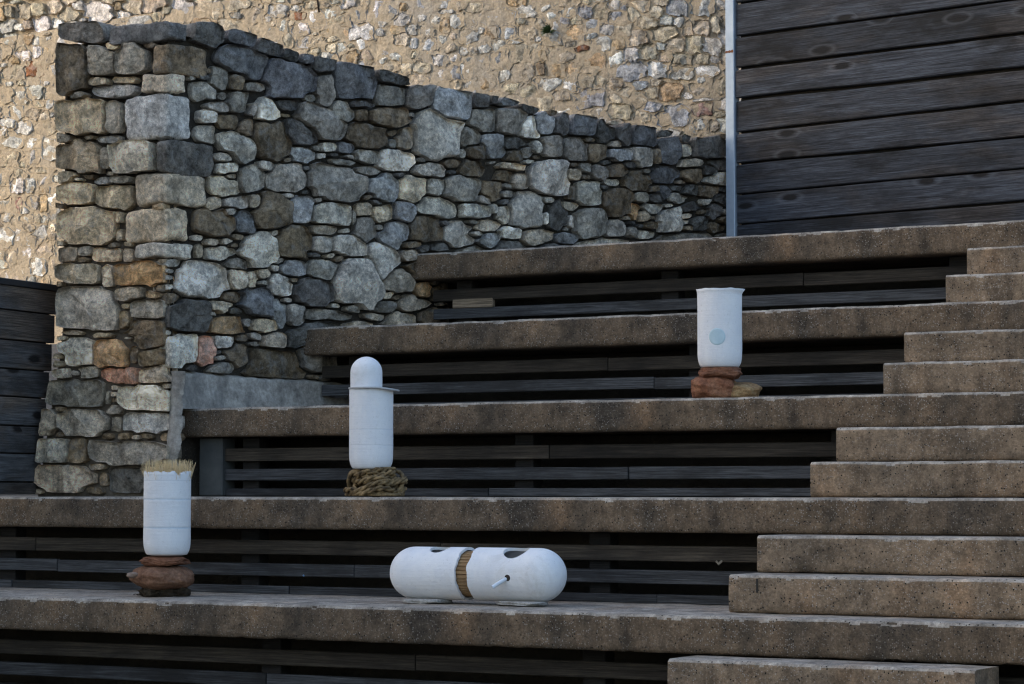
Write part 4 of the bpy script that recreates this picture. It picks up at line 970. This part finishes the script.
def cut(o, hx, hy, hr, hz):
    bm = bmesh.new(); bmesh.ops.create_cone(bm, cap_ends=True, segments=40, radius1=hr, radius2=hr, depth=RC*1.2,
        matrix=Matrix.Translation((hx, YC+hy, zc+RC*0.95+hz)) @ Matrix.Rotation(math.radians(22), 4, 'X'))
    me = bpy.data.meshes.new('cutter'); bm.to_mesh(me); bm.free(); co = bpy.data.objects.new('cutter', me); COL.objects.link(co)
    md = o.modifiers.new('cut', 'BOOLEAN'); md.operation = 'DIFFERENCE'; md.solver = 'EXACT'; md.object = co
    bpy.context.view_layer.update()
    dg = bpy.context.evaluated_depsgraph_get(); nm = bpy.data.meshes.new_from_object(o.evaluated_get(dg))
    o.modifiers.clear(); old = o.data; o.data = nm; bpy.data.objects.remove(co); bpy.data.meshes.remove(old)
hl = shell(XL, G0, 1).build('half_shell', M['white'], cap); hr_ = shell(XR_, G1, -1).build('half_shell', M['white'], cap)
xa = on_y(438, 550, YC-0.05)[0]; xb = on_y(516, 552, YC-0.06)[0]
cut(hl, xa, -0.028, 0.048, 0.0); cut(hr_, xb-0.008, -0.044, 0.060, 0.0)
for o in (hl, hr_): auto_smooth(o, 38)
mb = MB(); n = 216; vs = []; rr0 = RC-0.017
for x in (G0-0.05, G1+0.05):
    for i in range(n):
        a = 2*math.pi*i/n; s = abs(((i % 6)/6.0)-0.5)*2; r = rr0-0.006*(s > 0.7)+0.002*noise.noise(Vector((i//6*1.7, 0, 0)))
        vs.append((x, YC+r*math.cos(a), zc+r*math.sin(a)))
mb.add(vs, [(i, (i+1) % n, n+(i+1) % n, n+i) for i in range(n)])
mb.build('stave_ring', wood('brown_stave', (0.22, 0.13, 0.06), (0.40, 0.26, 0.13), (0.10, 0.06, 0.03), knots=False), cap, smooth=False)
def on_cap(u, v):
    d = ray(u, v); o = CAM-np.array([0, YC, zc]); A = d[1]**2+d[2]**2; B = 2*(o[1]*d[1]+o[2]*d[2]); C_ = o[1]**2+o[2]**2-RC**2
    t = (-B-math.sqrt(B*B-4*A*C_))/(2*A); return Vector(CAM+d*t)
hb = on_cap(506, 578.5); nn = Vector((0, hb.y-YC, hb.z-zc)).normalized()
tip = hb-VR*(13.5/k)+Vector((0, 0, -8.5/k))+VN*0.03
mb = MB(); tube(mb, [hb-nn*0.01, hb.lerp(tip, 0.5), tip], 0.0085, 16)
pg = mb.build('peg', simple('pale_plastic', (0.62, 0.68, 0.74), (0.70, 0.75, 0.8), 20, 0.4), cap); auto_smooth(pg, 50)
mb = MB(); dd = (tip-hb).normalized(); tube(mb, [tip-dd*0.004, tip+dd*0.0012], 0.005, 14); mb.build('peg_bore', simple('blue_bore', (0.10, 0.2, 0.34), (0.12, 0.24, 0.4), 20, 0.4), pg, smooth=False)
mb = MB(); sd_ = VR*0.008; tube(mb, [hb+sd_-nn*0.006+Vector((0, 0, 0.003)), hb+sd_+nn*0.0045+Vector((0, 0, 0.003))], 0.0145, 18); mb.build('peg_hole', M['iron'], cap, smooth=False)
pale = rock_mat('pale_flat_stone', [(0.3, (0.20, 0.19, 0.175)), (0.5, (0.34, 0.33, 0.31)), (0.7, (0.45, 0.44, 0.42))])
zt_ = zc-RC
for u, wpx, sd2, lab in ((425, 43, 61, 'flat pale stone wedged under the left half of the lying capsule'), (522, 46, 66, 'flat pale stone wedged under the right half of the lying capsule')):
    x = on_y(u, 601, YC-0.05)[0]; h = zt_+0.004; mb = MB(); rock(mb, (x, YC-0.03, h*0.5+0.001), (wpx/k*1.1, 0.16, h+0.002), sd2, 5.0, 0.07, -0.1, 5, 5, 0.95)
    tag(mb.build('flat_stone', pale, loc=(x, YC, 0.001)), lab, 'stone', 'flat stones under the lying capsule')
# ================================================================ unseen building added on the left to cast shade over the tiers
hs = empty('added_shade_house', (-17.0, -12.0, -0.48), 'tall plain rendered building, unseen, added outside the left edge to shade the tiers', 'added_shade_house')
mb = MB(); box(mb, -20.0, -14.0, -24.0, -1.5, -0.6, 10.5, 0.01); mb.build('walls', M['mortar'], hs, smooth=False)
mb = MB(); vs = [(x, y, z) for y in (-24.4, -1.4) for (x, z) in ((-20.4, 10.45), (-17, 11.7), (-13.6, 10.45), (-13.6, 10.58), (-17, 11.84), (-20.4, 10.58))]
mb.add(vs, [(i, (i+1) % 6, 6+(i+1) % 6, 6+i) for i in range(6)]+[(0, 1, 4, 5), (1, 2, 3, 4), (6, 7, 10, 11), (7, 8, 9, 10)])
mb.build('roof', simple('roof_tile', (0.24, 0.12, 0.07), (0.34, 0.19, 0.12), 6), hs, smooth=False)
for y in (-15, -11, -7, -3):
    for z in (1.0, 4.2, 7.4):
        mb = MB(); box(mb, -14.02, -13.96, y-0.45, y+0.45, z, z+1.5, 0.01); mb.build('shutter', M['fence_wood'], hs, smooth=False)

# a dry leaf caught between the slats
p = on_y(719, 563, D_+INS-0.004); mb = MB()
vs = [(p[0]+x, p[1]-0.004+0.006*abs(x)/0.02, p[2]+z) for x, z in ((-0.024, 0.010), (-0.012, 0.0), (0.0, -0.010), (0.012, 0.001), (0.024, 0.012), (0.010, 0.013), (0.0, 0.002), (-0.010, 0.012))]
mb.add(vs+[(a, b+0.0015, c) for a, b, c in vs], [(0, 1, 6, 7), (1, 2, 6), (2, 3, 6), (3, 4, 5, 6), (8, 9, 14, 15), (9, 10, 14), (10, 11, 14), (11, 12, 13, 14)])
tag(mb.build('dry_leaf', simple('dry_leaf', (0.16, 0.14, 0.11), (0.26, 0.23, 0.18), 40), smooth=False, loc=tuple(p)), 'small dry leaf caught between the slats left of the lower stair blocks', 'leaf')

# ================================================================ LIGHT
w = bpy.data.worlds.new('World'); S.world = w; w.use_nodes = True
nt = w.node_tree; bg = nt.nodes['Background']
sky = nt.nodes.new('ShaderNodeTexSky'); sky.sky_type = 'NISHITA'; sky.sun_disc = False
SUN_DIR = Vector((-0.80, -0.45, 0.40)).normalized()      # towards the sun
el = math.asin(SUN_DIR.z); az = math.atan2(SUN_DIR.x, SUN_DIR.y)
sky.sun_elevation = el; sky.sun_rotation = az; sky.air_density = 1.0; sky.dust_density = 2.5; sky.ozone_density = 1.0
nt.links.new(sky.outputs[0], bg.inputs[0]); bg.inputs[1].default_value = 0.15
sd = bpy.data.lights.new('sun', 'SUN'); so = bpy.data.objects.new('sun', sd); COL.objects.link(so)
sd.energy = 0.85; sd.angle = math.radians(7); sd.color = (1.0, 0.93, 0.83)
so.rotation_euler = (-SUN_DIR).to_track_quat('-Z', 'Y').to_euler()
S.render.engine = 'CYCLES'
S.view_settings.view_transform = 'Standard'; S.view_settings.look = 'None'; S.view_settings.exposure = 1.28; S.view_settings.gamma = 1
S.cycles.max_bounces = 6; S.cycles.diffuse_bounces = 4
S.cycles.use_denoising = True
S.cycles.filter_width = 1.25
